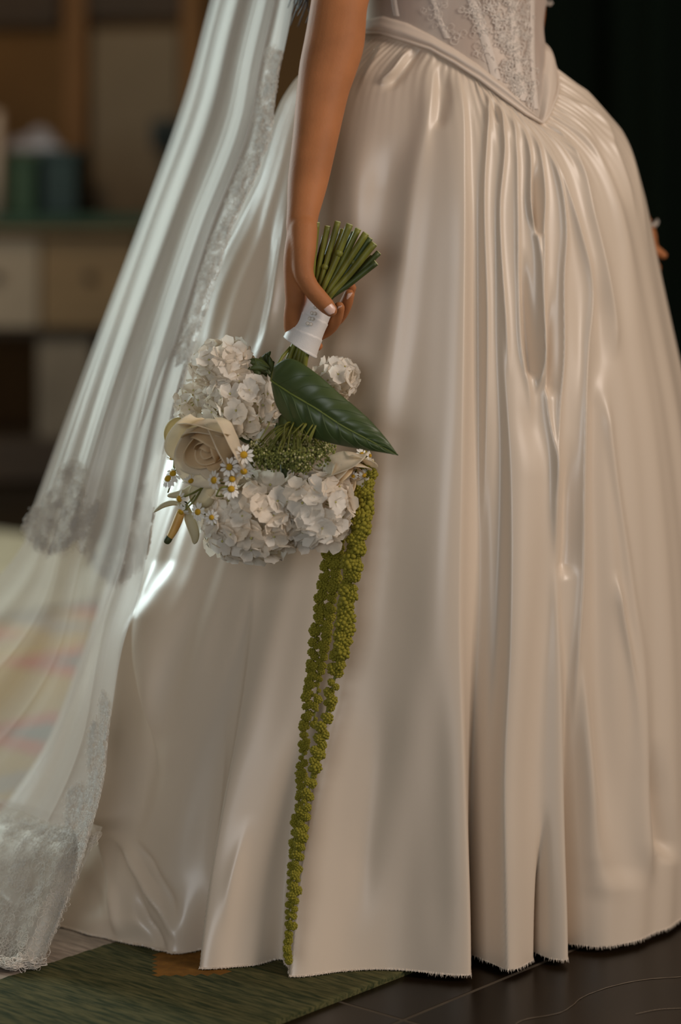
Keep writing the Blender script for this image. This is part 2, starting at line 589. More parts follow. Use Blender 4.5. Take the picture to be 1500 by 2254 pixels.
# ------------------------------------------------------------------ blurred background: table, boxes, panels
M['wood_o'] = node_mat('orange_wood', (0.215, 0.092, 0.02), rough=0.6, var=0.3, var_scale=6, stretch=(4, 4, .5))
M['wood_d'] = node_mat('dark_wood', (0.050, 0.027, 0.012), rough=0.6, var=0.3, var_scale=6)
M['wood_b'] = node_mat('brown_wood', (0.21, 0.125, 0.055), rough=0.6, var=0.2, var_scale=6, stretch=(.5, 4, 4))
M['board'] = node_mat('grey_brown_board', (0.205, 0.148, 0.092), rough=0.8, var=0.15, var_scale=3)
M['drawer_l'] = node_mat('pale_drawer', (0.30, 0.225, 0.155), rough=0.7, var=0.1, var_scale=4)
M['cloth_g'] = node_mat('green_cloth', (0.030, 0.060, 0.036), rough=0.9, var=0.2, var_scale=8)
M['crate'] = node_mat('green_crate', (0.034, 0.075, 0.036), rough=0.6, var=0.2, var_scale=6)
M['teal'] = node_mat('dark_teal', (0.018, 0.038, 0.036), rough=0.6, var=0.2, var_scale=6)
M['white_cloth'] = node_mat('lilac_cloth', (0.33, 0.31, 0.34), rough=0.9, var=0.1, var_scale=10)
M['candle'] = node_mat('candle_wax', (0.42, 0.31, 0.23), rough=0.6)
M['black'] = node_mat('black_plastic', (0.012, 0.013, 0.012), rough=0.5)
M['stone'] = node_mat('stone_leg', (0.20, 0.15, 0.105), rough=0.8, var=0.2, var_scale=8)


def pbox(name, x0, x1, y0, y1, d0, d1, mat, parent=None, bev=0.006):
    a, b = P(x0, y1, d0), P(x1, y0, d0)
    return bevel_box(name, (a.x, d0, a.z), (b.x, d1, b.z), mat, parent, bev)


# wall trim: door frame posts, lintel and the pale board
o = pbox('trim_1', 142, 190, -700, 1064, 7.84, 7.90, M['wood_o']); struct(o)
o = pbox('trim_2', 400, 445, -700, 1064, 7.84, 7.90, M['wood_o']); struct(o)
o = pbox('trim_3', 190, 400, -60, 42, 7.86, 7.90, M['wood_d']); struct(o)
o = pbox('trim_4', -420, 130, -160, 58, 7.86, 7.90, M['wood_d']); struct(o)
o = pbox('notice_board', 204, 394, 66, 474, 7.86, 7.898, M['board'], bev=0.004)
tag(o, 'blurred grey brown board fixed to the wall above the table', 'board')

tb = empty('work_table', (P(60, 1064, 7.5).x, 7.6, 0), 'brown wooden table with drawers behind the veil', 'table')
pbox('table_top', -330, 330, 500, 516, 7.36, 7.82, M['wood_b'], tb)
pbox('cloth_runner', -335, 335, 474, 500, 7.35, 7.83, M['cloth_g'], tb, 0.008)
for k, (xa, xb, mt) in enumerate(((-320, -110, 'wood_b'), (-104, 86, 'drawer_l'), (92, 300, 'wood_b'))):
    d = pbox('drawer', xa, xb, 520, 722, 7.40, 7.80, M[mt], tb)
    c = P((xa + xb) / 2, 610, 7.395)
    mbk = MB(); mbk.ball((c.x, 7.39, c.z), (0.016, 0.014, 0.016), 10, 8)
    mbk.build('knob', M['wood_d'], d)
pbox('apron', -322, 302, 722, 742, 7.42, 7.80, M['wood_d'], tb)
for xa, xb in ((-300, -190), (82, 205)):
    pbox('leg', xa, xb, 742, 968, 7.44, 7.78, M['stone'], tb, 0.012)
pbox('plinth', -326, 306, 968, 1062, 7.40, 7.80, M['wood_d'], tb)

# crate (open box with rim and handle slot) on the table
def crate(name, x0, x1, y0, y1, d0, d1, mat, label, cat):
    a, b = P(x0, y1, d0), P(x1, y0, d0)
    e = empty(name, ((a.x + b.x) / 2, (d0 + d1) / 2, a.z), label, cat)
    t = 0.008
    for (lo, hi) in (((a.x, d0, a.z), (b.x, d0 + t, b.z)), ((a.x, d1 - t, a.z), (b.x, d1, b.z)),
                     ((a.x, d0, a.z), (a.x + t, d1, b.z)), ((b.x - t, d0, a.z), (b.x, d1, b.z))):
        bevel_box('side', lo, hi, mat, e, 0.002)
    bevel_box('bottom', (a.x, d0, a.z), (b.x, d1, a.z + t), mat, e, 0.002)
    mb_ = MB()
    zr = b.z
    for (lo, hi) in (((a.x - .01, d0 - .01, zr - .018), (b.x + .01, d0 + t, zr)), ((a.x - .01, d1 - t, zr - .018), (b.x + .01, d1 + .01, zr)),
                     ((a.x - .01, d0, zr - .018), (a.x + t, d1, zr)), ((b.x - t, d0, zr - .018), (b.x + .01, d1, zr))):
        mb_.box(lo, hi)
    mb_.build('rim', mat, e, False)
    return e


crate('storage_crate', -70, 78, 338, 474, 7.46, 7.76, M['crate'], 'green open storage crate standing on the table', 'crate')
crate('storage_box', 92, 170, 330, 474, 7.46, 7.74, M['teal'], 'dark teal box beside the green crate', 'box')
# crumpled cloth heaped over the crate
nu, nv = 40, 24
V = np.zeros((nu, nv, 3))
for i in range(nu):
    for j in range(nv):
        s_, t_ = i / (nu - 1), j / (nv - 1)
        px = 20 + 118 * s_
        h = math.sin(math.pi * s_) ** 0.7 * math.sin(math.pi * t_) ** 0.6
        py = 336 - 52 * h * (0.8 + 0.2 * math.sin(9 * s_ + 4 * t_)) - 4
        d = 7.47 + 0.26 * t_
        V[i, j] = P(px, py, d)
o = link('folded_cloth', grid_mesh('folded_cloth', V), M['white_cloth'])
sd = o.modifiers.new('thickness', 'SOLIDIFY'); sd.thickness = 0.006
tag(o, 'lilac white crumpled cloth heaped on top of the green crate', 'cloth')
cd = empty('candle', P(-6, 336, 7.5), 'pale pink candle at the left end of the table', 'candle')
mb_ = MB()
c0, c1 = P(-6, 474, 7.43), P(-6, 246, 7.43)
mb_.tube([c0, c0.lerp(c1, .5), c1, c1 + Vector((0, 0, .004))], [.019, .018, .0175, .012], 16)
mb_.build('wax', M['candle'], cd)
mb_ = MB(); mb_.tube([c1, c1 + Vector((0.001, 0, .008)), c1 + Vector((.003, 0, .014))], .0015, 6); mb_.build('wick', M['black'], cd)
sp = empty('wall_speaker', P(365, 325, 7.84), 'small black box speaker on the wall beside the veil', 'speaker')
pbox('body', 332, 404, 262, 326, 7.74, 7.858, M['black'], sp, 0.01)
mb_ = MB()
c = P(368, 294, 7.738)
mb_.tube([c, c + Vector((0, -0.003, 0)), c + Vector((0, 0.004, 0))], [.030, .026, .012], 20); mb_.build('cone', M['teal'], sp)

# dark velvet curtain behind the right side, hung in folds
nu, nv = 260, 14
V = np.zeros((nu, nv, 3))
for i in range(nu):
    x = 0.02 + (3.4 - 0.02) * i / (nu - 1)
    for j in range(nv):
        z = 0.02 + 3.1 * j / (nv - 1)
        V[i, j] = (x, 5.6 + 0.035 * math.sin(x * 24 + 0.4 * math.sin(z * 2)) + 0.02 * math.sin(x * 57), z)
cu = empty('velvet_curtain', (1.7, 5.6, 0), 'very dark green curtain hanging behind the gown on the right', 'curtain')
o = link('drape', grid_mesh('drape', V), M['curtain'], cu)
mb_ = MB(); mb_.tube([(-0.1, 5.6, 3.14), (1.5, 5.6, 3.14), (3.55, 5.6, 3.14)], 0.018, 10); mb_.build('rail', M['black'], cu)

# ------------------------------------------------------------------ the person: gown
person = empty('person', (0.10, 3.15, 0),
               'person in ivory satin ball gown and lace veil holding a bouquet down by the side', 'person')


def row_of(z, d):
    return HOR + (HCAM - z) * FPX / d


T_ROW = np.array([-700, -400, 0, 60, 100, 150, 220, 300, 420])
T_R = np.array([1230, 1222, 1197, 1191, 1195, 1208, 1232, 1262, 1290])
T_L = np.array([765, 775, 795, 792, 780, 758, 730, 695, 660])
S_ROW = np.array([60, 100, 140, 160, 200, 265, 350, 430, 540, 640, 740, 840, 1000, 1250, 1500, 1700, 1916])
S_R = np.array([1225, 1236, 1262, 1282, 1316, 1356, 1394, 1420, 1444, 1464, 1484, 1504, 1530, 1560, 1580, 1592, 1600])
S_L = np.array([735, 700, 665, 645, 622, 598, 573, 548, 514, 478, 445, 414, 352, 262, 178, 100, -50])


def torso_ring(z, th, off=0.0):
    yc = 3.0
    r = row_of(z, yc)
    xr = (cubic(r, T_ROW, T_R) - 750) / FPX * yc
    xl = (cubic(r, T_ROW, T_L) - 750) / FPX * yc
    b = pchip(z, [0.85, 1.0, 1.09, 1.13, 1.35, 1.5], [0.14, 0.122, 0.098, 0.095, 0.115, 0.11]) + off
    a, xc = (xr - xl) / 2 + off, (xr + xl) / 2
    return np.stack(np.broadcast_arrays(xc + a * np.cos(th), yc - b * np.sin(th), z + 0 * th), -1)


def skirt_ring(z, th):
    yc = cubic(z, [0, .5, .8, 1.0, 1.12], [3.27, 3.22, 3.13, 3.04, 3.0])
    near = cubic(z, [0, .5, .8, .9, 1.0, 1.1], [2.772, 2.80, 2.83, 2.842, 2.865, 2.90])
    r = row_of(z, yc)
    xr = (cubic(r, S_ROW, S_R) - 750) / FPX * yc
    xl = (cubic(r, S_ROW, S_L) - 750) / FPX * yc
    a, xc, b = (xr - xl) / 2, (xr + xl) / 2, yc - near
    p = np.stack(np.broadcast_arrays(xc + a * np.cos(th), yc - b * np.sin(th), z + 0 * th), -1)
    n = np.stack(np.broadcast_arrays(np.cos(th) / a, -np.sin(th) / b, 0 * th), -1)
    n = n / np.linalg.norm(n, axis=-1, keepdims=True)
    return p, n


def torso_theta(px, py):
    """front angle on the torso for an image point"""
    d, th = 2.92, 1.5
    for _ in range(16):
        q = P(px, py, d)
        c = torso_ring(np.array(q.z), np.array([0.0, math.pi, th]))
        xr, xl = c[0, 0], c[1, 0]
        u = max(-1, min(1, (q.x - (xr + xl) / 2) / ((xr - xl) / 2)))
        th = math.acos(u)
        c = torso_ring(np.array(q.z), np.array([th]))
        d = d * 0.5 + c[0, 1] * 0.5
    return th, P(px, py, d).z


# lower and upper edge of the pointed waistband
LOW = [(800, 74), (850, 76), (900, 94), (950, 112), (1000, 142), (1050, 176), (1100, 216), (1150, 254), (1184, 274),
       (1194, 262), (1206, 232), (1216, 190), (1222, 140)]
UPP = [(800, 50), (850, 34), (900, 50), (950, 76), (1000, 106), (1050, 140), (1100, 182), (1150, 232), (1180, 264),
       (1183, 250), (1187, 215), (1191, 160), (1195, 108)]
lowt = [torso_theta(*p) for p in LOW]
uppt = [torso_theta(*p) for p in UPP]


def edge_curve(tab):
    t = [a for a, _ in tab][::-1]
    z = [b for _, b in tab][::-1]
    for k in range(1, len(t)):
        t[k] = max(t[k], t[k - 1] + 0.012)
    zl = z[-1]
    T = [t[0] - 1.2, t[0] - 0.4] + t + [t[-1] + 0.5, t[-1] + 1.3]
    Z = [zl, z[0] + 0.012] + z + [zl + 0.004, zl]
    return np.array(T), np.array(Z)


LT, LZ = edge_curve(lowt)
UT, UZ = edge_curve(uppt)


def ev(T, Z, th):
    th = np.where(th > T[-1], np.where(th - 2 * math.pi > T[0], th - 2 * math.pi, th), th)
    return np.interp(th, T, Z)


# ---- skirt folds: ridge (+) and valley (-) lines; each point = (row, column, height mm, left width px, right width px)
FOLDS = [
    # long thin ridge across the big smooth front panel
    [(105, 952, 2, 20, 10), (180, 950, 5, 30, 10), (236, 945, 6, 26, 10), (400, 915, 4.5, 22, 26), (580, 888, 4.5, 22, 30), (760, 860, 5, 26, 34),
     (900, 832, 5, 26, 34), (1150, 806, 5.5, 30, 40), (1350, 775, 4, 34, 44), (1500, 752, 0, 40, 50)],
    [(100, 905, 0, 10, 12), (125, 888, 4, 9, 14), (160, 862, 5, 9, 16), (175, 845, 3, 9, 16), (190, 836, 0, 9, 12)],
    [(95, 930, 0, 9, 9), (130, 905, -4, 9, 12), (175, 872, -4, 12, 12), (205, 850, 0, 12, 12)],
    [(85, 850, 0, 12, 12), (110, 838, 4, 12, 14), (150, 815, 3, 14, 16), (220, 790, 0, 16, 20)],
    [(140, 968, 0, 10, 14), (200, 975, -4, 14, 16), (262, 968, -3, 10, 14), (290, 962, 0, 10, 12)],
    # broad panel whose right edge falls away at column 1035
    [(140, 1006, 0, 20, 8), (220, 1016, 6, 45, 9), (400, 1020, 10, 75, 11), (700, 1018, 13, 100, 13), (1000, 1012, 16, 110, 16),
     (1400, 1004, 18, 100, 18), (1700, 1010, 22, 90, 15), (1950, 1016, 25, 90, 13), (2260, 1014, 26, 90, 13)],
    [(300, 1052, 0, 14, 14), (700, 1056, -5, 16, 14), (1300, 1058, -8, 18, 16), (1700, 1052, -20, 16, 16), (2260, 1052, -32, 16, 16)],
    # second panel, left edge at 1075..1098
    [(420, 1108, 0, 8, 20), (700, 1106, 4, 10, 30), (1000, 1118, 8, 9, 36), (1400, 1112, 14, 10, 50), (1700, 1096, 18, 10, 56), (1950, 1094, 22, 10, 60), (2260, 1096, 24, 10, 60)],
    [(900, 1168, 0, 30, 26), (1050, 1172, 7, 34, 26), (1400, 1152, 7, 40, 34), (1800, 1130, 5, 40, 40), (2200, 1118, 0, 40, 40)],
    # gap and tube
    [(1750, 1192, 0, 10, 6), (1900, 1189, -10, 10, 6), (2000, 1187, -24, 10, 6), (2260, 1185, -40, 10, 7)],
    [(1200, 1220, 0, 10, 10), (1330, 1220, 4, 10, 10), (1500, 1222, 9, 18, 14), (1800, 1222, 14, 26, 13), (2260, 1222, 18, 24, 13)],
    [(1350, 1252, 0, 12, 20), (1600, 1256, -9, 12, 26), (1900, 1262, -22, 14, 30), (2260, 1262, -30, 14, 36)],
    # gathered ridges under the pointed front
    [(195, 1074, 0, 6, 8), (230, 1074, 4, 6, 8), (400, 1066, 3.5, 7, 9), (700, 1072, 4, 9, 11), (1000, 1068, 3, 10, 12), (1250, 1062, 0, 12, 12)],
    [(215, 1094, 0, 5, 7), (250, 1102, 4, 5, 7), (300, 1108, 4, 6, 7), (450, 1100, 3, 6, 8), (700, 1110, 3, 6, 8), (850, 1118, 0, 8, 8)],
    [(235, 1124, 0, 6, 8), (270, 1130, 4, 6, 8), (450, 1139, 4, 7, 8), (620, 1140, 5, 7, 7), (780, 1146, 5, 7, 7), (860, 1162, 4, 12, 12), (950, 1168, 0, 20, 20)],
    [(255, 1146, 0, 5, 7), (330, 1162, 4, 5, 7), (470, 1168, 5, 6, 6), (520, 1180, 4, 8, 10), (650, 1188, 4, 7, 7), (820, 1187, 5, 7, 8), (870, 1180, 0, 8, 8)],
    [(285, 1172, 0, 6, 7), (330, 1184, 4, 6, 7), (420, 1196, 4, 6, 7), (510, 1194, 4, 6, 7), (700, 1192, 3, 6, 7), (800, 1194, 4, 6, 6), (885, 1200, 3, 9, 9), (1000, 1214, 4, 9, 10), (1250, 1220, 0, 9, 9)],
    [(290, 1186, 0, 6, 7), (380, 1222, 4, 7, 7), (500, 1240, 5, 8, 7), (600, 1235, 5, 7, 7), (800, 1234, 5, 6, 7), (900, 1226, 4, 7, 9), (1100, 1214, 4, 9, 9), (1250, 1222, 0, 8, 8)],
    # valleys that end in rounded pockets
    [(345, 1172, 0, 6, 6), (420, 1180, -5, 8, 8), (490, 1183, -6, 8, 8), (512, 1185, -4, 8, 8), (520, 1186, 0, 6, 6)],
    [(540, 1150, 0, 8, 8), (640, 1156, -5, 9, 9), (760, 1166, -7, 10, 10), (815, 1170, -6, 10, 10), (836, 1171, 0, 6, 6)],
    [(600, 1210, 0, 8, 8), (740, 1210, -5, 9, 9), (850, 1208, -6, 9, 9), (878, 1207, 0, 7, 7)],
    [(205, 1088, 0, 4, 5), (245, 1092, -2, 5, 5), (265, 1096, -1.5, 5, 5), (274, 1097, 0, 4, 4)],
    [(950, 1252, 0, 10, 10), (1100, 1250, -5, 12, 12), (1240, 1246, -6, 12, 14), (1280, 1240, 0, 10, 10)],
    # fan of folds to the right
    [(290, 1196, 0, 6, 8), (400, 1238, 4, 8, 10), (500, 1268, 5, 9, 10), (630, 1296, 5, 10, 10), (760, 1288, 5, 9, 10), (900, 1280, 5, 8, 10), (1100, 1276, 5, 8, 9), (1250, 1276, 5, 9, 9), (1500, 1264, 5, 10, 12), (1700, 1268, 0, 12, 14)],
    [(262, 1210, 0, 6, 8), (330, 1258, 5, 9, 10), (480, 1302, 5, 12, 12), (620, 1332, 6, 14, 12), (720, 1350, 4, 16, 14), (800, 1356, 0, 16, 14)],
    [(560, 1300, 0, 14, 14), (700, 1322, -5, 16, 14), (820, 1318, -4, 18, 16), (900, 1300, 0, 18, 16)],
    [(232, 1216, 0, 6, 8), (300, 1286, 5, 9, 9), (370, 1328, 4, 10, 10), (520, 1374, 5, 12, 14), (650, 1392, 4, 16, 20), (800, 1402, 3, 24, 30), (1000, 1420, 4, 30, 40), (1300, 1452, 5, 36, 44), (1700, 1480, 4, 40, 50), (1900, 1485, 0, 40, 50)],
    [(200, 1224, 0, 6, 8), (250, 1308, 4, 7, 8), (330, 1352, 3, 7, 8), (400, 1380, 2.2, 7, 7), (500, 1408, 0, 7, 7)],
    [(270, 1300, 0, 9, 9), (330, 1330, -2.4, 9, 9), (400, 1360, -2.0, 9, 9), (470, 1384, 0, 9, 9)],
    [(170, 1240, 0, 6, 8), (215, 1310, 3, 8, 8), (300, 1368, 3, 8, 10), (420, 1408, 2, 8, 8), (600, 1440, 0, 8, 8)],
    [(860, 1332, 0, 6, 8), (940, 1338, 5, 7, 9), (1050, 1352, 5, 7, 9), (1200, 1376, 5, 8, 10), (1350, 1396, 5, 9, 11), (1450, 1410, 4, 12, 14), (1700, 1412, 9, 18, 14), (1850, 1414, 9, 18, 14), (1960, 1424, 0, 18, 16)],
    [(830, 1305, 0, 14, 12), (900, 1312, -4, 16, 12), (1050, 1312, -5, 18, 14), (1400, 1325, -7, 30, 22), (1700, 1340, -10, 34, 30), (1900, 1350, -6, 44, 44), (1960, 1355, 0, 50, 50)],
    [(1250, 1356, 0, 8, 8), (1330, 1362, 5, 8, 10), (1420, 1378, 5, 8, 14), (1500, 1392, 4, 12, 16), (1700, 1402, 0, 14, 16)],
    [(1620, 1440, 0, 12, 14), (1760, 1450, -12, 16, 18), (1850, 1462, -13, 18, 18), (1905, 1470, 0, 20, 18)],
    [(1380, 1272, 0, 8, 12), (1550, 1284, 7, 12, 14), (1750, 1296, 13, 16, 20), (1880, 1302, 9, 20, 26), (1990, 1312, 0, 24, 30)],
    # swollen hem at the lower right
    [(1700, 1400, 0, 90, 90), (1950, 1390, 6, 100, 100), (2260, 1385, 12, 100, 100)],
    # soft folds of the front panel near the hem
    [(1500, 850, 0, 30, 30), (1700, 830, -3, 34, 30), (1880, 808, -3, 30, 26), (2060, 796, 0, 24, 22)],
    [(1350, 905, 0, 40, 34), (1600, 890, 3, 46, 36), (1800, 870, 2.5, 50, 40), (2000, 850, 0, 50, 40)],
    [(1400, 955, 0, 24, 20), (1700, 960, -2.6, 30, 24), (1950, 962, -2.6, 28, 24), (2140, 955, 0, 20, 18)],
    [(560, 790, 0, 40, 40), (750, 770, -6, 46, 40), (1000, 745, -4, 50, 40), (1200, 730, 0, 50, 40)],
    [(280, 870, 0, 40, 34), (420, 845, -6, 44, 36), (600, 820, -3, 44, 36), (700, 800, 0, 40, 36)],
    [(250, 800, 0, 34, 34), (400, 782, 5, 36, 34), (560, 770, 3, 36, 34), (700, 760, 0, 36, 36)],
    # the edge of the front panel at lower left (columns 690 -> 640) and the panel behind it
    [(1480, 722, 0, 8, 60), (1650, 706, 6, 8, 60), (1800, 688, 13, 8, 60), (1950, 668, 20, 8, 70), (2100, 652, 26, 8, 80), (2260, 640, 30, 8, 90)],
    [(1560, 672, 0, 26, 14), (1750, 648, -8, 30, 12), (1950, 622, -14, 30, 12), (2260, 600, -22, 30, 14)],
    [(1250, 566, 0, 10, 70), (1400, 558, 4, 10, 76), (1600, 538, 9, 10, 76), (1800, 508, 15, 10, 66), (2000, 478, 22, 9, 60), (2260, 452, 28, 9, 60)],
    [(1500, 500, 0, 40, 12), (1750, 478, -7, 50, 12), (1950, 450, -18, 40, 10), (2260, 424, -36, 26, 10)],
    [(1780, 560, 0, 16, 16), (1920, 530, 5, 18, 16), (2060, 505, 0, 20, 16)],
    # left folds with steep sides turned to the window
    [(380, 560, 0, 8, 26), (480, 532, 8, 8, 30), (560, 514, 15, 9, 34), (640, 492, 17, 9, 36), (740, 456, 16, 9, 40), (850, 420, 8, 10, 40), (950, 396, 0, 10, 40)],
    [(450, 590, 0, 26, 20), (600, 580, -6, 26, 20), (720, 560, -5, 30, 24), (800, 540, 0, 30, 24)],
    [(380, 640, 0, 16, 14), (560, 622, 6, 18, 14), (680, 606, 7, 20, 12), (760, 585, 0, 20, 14)],
    [(1230, 344, 0, 14, 40), (1300, 338, 12, 14, 50), (1360, 334, 22, 14, 50), (1440, 336, 22, 12, 44), (1550, 344, 15, 10, 36), (1650, 352, 5, 8, 30), (1720, 356, 0, 8, 26)],
    [(1300, 306, 0, 8, 12), (1400, 292, 12, 9, 12), (1550, 274, 18, 9, 16), (1700, 256, 22, 10, 26), (1790, 240, 20, 10, 34), (1830, 236, 12, 8, 30), (1950, 242, 6, 6, 16), (2040, 250, 3, 6, 12), (2080, 250, 0, 6, 12)],
    [(1820, 250, 0, 10, 12), (1880, 285, 6, 12, 12), (1950, 322, 6, 14, 12), (2020, 360, 4, 14, 12), (2100, 395, 0, 14, 12)],
    [(1840, 290, 0, 10, 10), (1900, 325, -6, 12, 12), (1980, 365, -5, 12, 12), (2060, 385, 0, 12, 12)],
    [(1940, 300, 0, 8, 10), (2010, 310, -6, 9, 10), (2080, 345, -5, 9, 10), (2130, 370, 0, 8, 8)],
    [(1900, 180, 0, 20, 20), (1980, 205, -6, 18, 16), (2060, 225, 0, 18, 14)],
    [(2020, 260, 0, 120, 90), (2080, 270, -8, 120, 90), (2140, 280, 0, 120, 90)],
    [(1250, 430, 0, 50, 40), (1500, 440, 5, 50, 40), (1800, 400, 6, 50, 40), (2000, 380, 0, 40, 40)],
]


def fold_field(px, py):
    D = np.zeros_like(px)
    for f in FOLDS:
        f = np.array(f, dtype=float)
        y = f[:, 0]
        msk = (py >= y[0]) & (py <= y[-1])
        if not msk.any():
            continue
        yy, xx = py[msk], px[msk]
        d = xx - cubic(yy, y, f[:, 1])
        m_ = f[:, 2].copy()
        A = pchip(yy, np.concatenate([[y[0] - 1], y, [y[-1] + 1]]), np.concatenate([[m_[0]], m_, [m_[-1]]]))
        w = np.where(d < 0, pchip(yy, y, f[:, 3]), pchip(yy, y, f[:, 4]))
        gain = (1.7 if f[:, 3:].max() < 18 else 1.05) if abs(m_).max() < 10 else 1.3
        if abs(m_).max() < 7.5 and f[:, 3:].max() < 31 and m_.max() > 0:      # gathered cloth: narrow crest, wide flanks
            r_ = 0.30 * w
            D[msk] += gain * A * np.exp(-(np.sqrt(d * d + r_ * r_) - r_) / (w * 0.68))
        else:
            D[msk] += gain * A * np.exp(-(d / (w * 1.1)) ** 2)
    return D * 0.001


NF, NB_, NR = 820, 110, 440
th_front = np.linspace(-0.18, math.pi + 0.18, NF)
th_back = np.linspace(math.pi + 0.18, 2 * math.pi - 0.18, NB_ + 2)[1:-1]
TH = np.concatenate([th_front, th_back])
vv = np.linspace(0, 1, NR) ** 1.12
thg, vg = np.meshgrid(TH, vv, indexing='ij')
ztop = ev(LT, LZ, thg)
hem_wave = 0.004 + 0.0015 * np.sin(thg * 37) + 0.001 * np.sin(thg * 90)
zg = ztop + (hem_wave - ztop) * vg
tp_ = torso_ring(zg, thg, 0.003)
sp_, sn_ = skirt_ring(zg, thg)
drop = ztop - zg
g = (1 - np.exp(-drop / 0.030))[..., None]
base_p = tp_ * (1 - g) + sp_ * g
PX = 750 + base_p[..., 0] * FPX / base_p[..., 1]
PY = HOR + (HCAM - base_p[..., 2]) * FPX / base_p[..., 1]
front_w = smooth(-0.12, 0.06, np.sin(thg))
D = fold_field(PX, PY) * front_w
# back and sides: ordinary hanging folds
amp = 0.004 + 0.03 * smooth(0, 0.9, drop)
D += (1 - front_w) * amp * (np.sin(thg * 17) + 0.4 * np.sin(thg * 31 + 1))
# tight gathers where the satin is sewn to the band
gath = np.where(PX > 1045, 1.0, 0.35) * np.exp(-drop / 0.03) * smooth(0.0, 0.006, drop)
D += 0.0016 * gath * (np.sin(thg * 118 + 1.5 * np.sin(thg * 9)) + 0.6 * np.sin(thg * 71))
# soft hanging bands that widen towards the hem
band_w = smooth(0.04, 0.45, drop) * front_w
mod1 = 0.6 + 0.4 * np.sin(thg * 3.1 + 0.6); mod2 = 0.6 + 0.4 * np.sin(thg * 4.7 + 2.0 + 2.0 * drop)
D += band_w * (0.0017 * mod1 * np.sin(thg * 29 + 0.9 * np.sin(2.6 * drop + 1)) + 0.0012 * mod2 * np.sin(thg * 53 + 1.3 * np.sin(3.4 * drop)))
# slow undulation of the cloth
for k in range(9):
    kx, ky, ph = RNG.uniform(-0.022, 0.022), RNG.uniform(-0.006, 0.006), RNG.uniform(0, 6.28)
    D += 0.0007 * smooth(0.02, 0.2, drop) * np.sin(kx * PX + ky * PY + ph)
SK = base_p + sn_ * D[..., None]
SK[..., 2] = np.maximum(SK[..., 2], 0.0075)
skirt = link('skirt', grid_mesh('skirt', SK, True), M['satin'], person)
skirt['label'] = 'full ivory satin skirt gathered in long folds'

# frayed raw edge along the hem
fr = MB()
hemline = SK[:NF, -1]
for k in range(0, NF - 1):
    p, q = Vector(hemline[k]), Vector(hemline[k + 1])
    for _ in range(2):
        a = p.lerp(q, random.random())
        e_ = a + Vector((random.uniform(-.002, .002), random.uniform(-.003, 0.0), random.uniform(-.004, -.001)))
        e_.z = max(e_.z, 0.0068 if e_.x < 0.1 else 0.002)
        fr.add([a + Vector((-.0005, 0, .002)), a + Vector((.0005, 0, .002)), e_], [(0, 1, 2)])
o = fr.build('hem_fray', M['satin'], skirt, False)
o['kind'] = 'stuff'

# ---- waistband
nw, nc = 360, 14
thw = np.linspace(LT[0] + .5, LT[0] + .5 + 2 * math.pi, nw, endpoint=False)
V = np.zeros((nw, nc, 3))
zl, zu = ev(LT, LZ, thw), ev(UT, UZ, thw)
for j in range(nc):
    t = j / (nc - 1)
    bul = math.sin(math.pi * t) ** 0.6
    z = zl * (1 - t) + zu * t
    fold_ = 0.0012 * np.sin(t * 9 + thw * 2.0)
    V[:, j] = torso_ring(z, thw, 0.0045 + 0.0065 * bul + (0.004 if j in (0,) else 0)) + 0
    V[:, j, :2] += 0
    V[:, j, 1] -= fold_ * bul
V[:, 0] = torso_ring(zl + 0.0005, thw, 0.0015)
V[:, -1] = torso_ring(zu, thw, 0.0015)
link('waistband', grid_mesh('waistband', V, True), M['band'], person)
# thin piping at the lower edge of the band
mb_ = MB()
mb_.tube([tuple(p) for p in torso_ring(zl + 0.002, thw, 0.0085)] + [tuple(torso_ring(zl[:1] + 0.002, thw[:1], 0.0085)[0])], 0.0022, 6, False)
mb_.build('piping', M['band'], bpy.data.objects['waistband'])

# ---- sheer bodice with boning channels and lace
nb2, nh = 200, 60
thb = np.linspace(0, 2 * math.pi, nb2, endpoint=False)
V = np.zeros((nb2, nh, 3))
z0 = ev(UT, UZ, thb) - 0.004
for j in range(nh):
    z = z0 + (1.36 - z0) * j / (nh - 1)
    V[:, j] = torso_ring(z, thb, 0.0035)
bod = link('bodice', grid_mesh('bodice', V, True, True), M['bodice'], person)
bod['label'] = 'sheer ivory corset bodice with lace applique'


def on_torso(px, py, off=0.006):
    th, z = torso_theta(px, py)
    return Vector(torso_ring(np.array(z), np.array([th]), off)[0])


def strip(pts, width, off, name, mat, parent):
    q = spline([(a, b, 0) for a, b in pts], 26)
    Vs = np.zeros((26, 4, 3))
    for i, p in enumerate(q):
        for j, s_ in enumerate((-1, -.5, .5, 1)):
            Vs[i, j] = on_torso(p[0] + s_ * width / 2, p[1], off + (0.0012 if abs(s_) < 1 else 0))
    return link(name, grid_mesh(name, Vs), mat, parent)


for pts, wd in (([(1020, -400), (1028, -60), (1052, 40), (1078, 130), (1090, 175)], 20), ([(1112, -400), (1120, -60), (1126, 60), (1138, 150), (1150, 222)], 16),
                ([(930, -400), (946, -60), (960, 20), (985, 85)], 14), ([(850, -400), (866, -60), (872, 0), (878, 36)], 12), ([(1180, -400), (1168, -60), (1166, 60), (1168, 150), (1176, 240)], 10)):
    strip(pts, wd, 0.0042, 'boning', M['boning'], bod)


def curl(mb, c, u, w, n, r, turns, rad, flat=0.25):
    pts = []
    for k in range(14):
        t = k / 13
        a = turns * 2 * math.pi * t
        rr = r * (0.35 + 0.65 * t)
        pts.append(c + u * math.cos(a) * rr + w * math.sin(a) * rr + n * rad)
    mb.tube(pts, rad, 3, False)


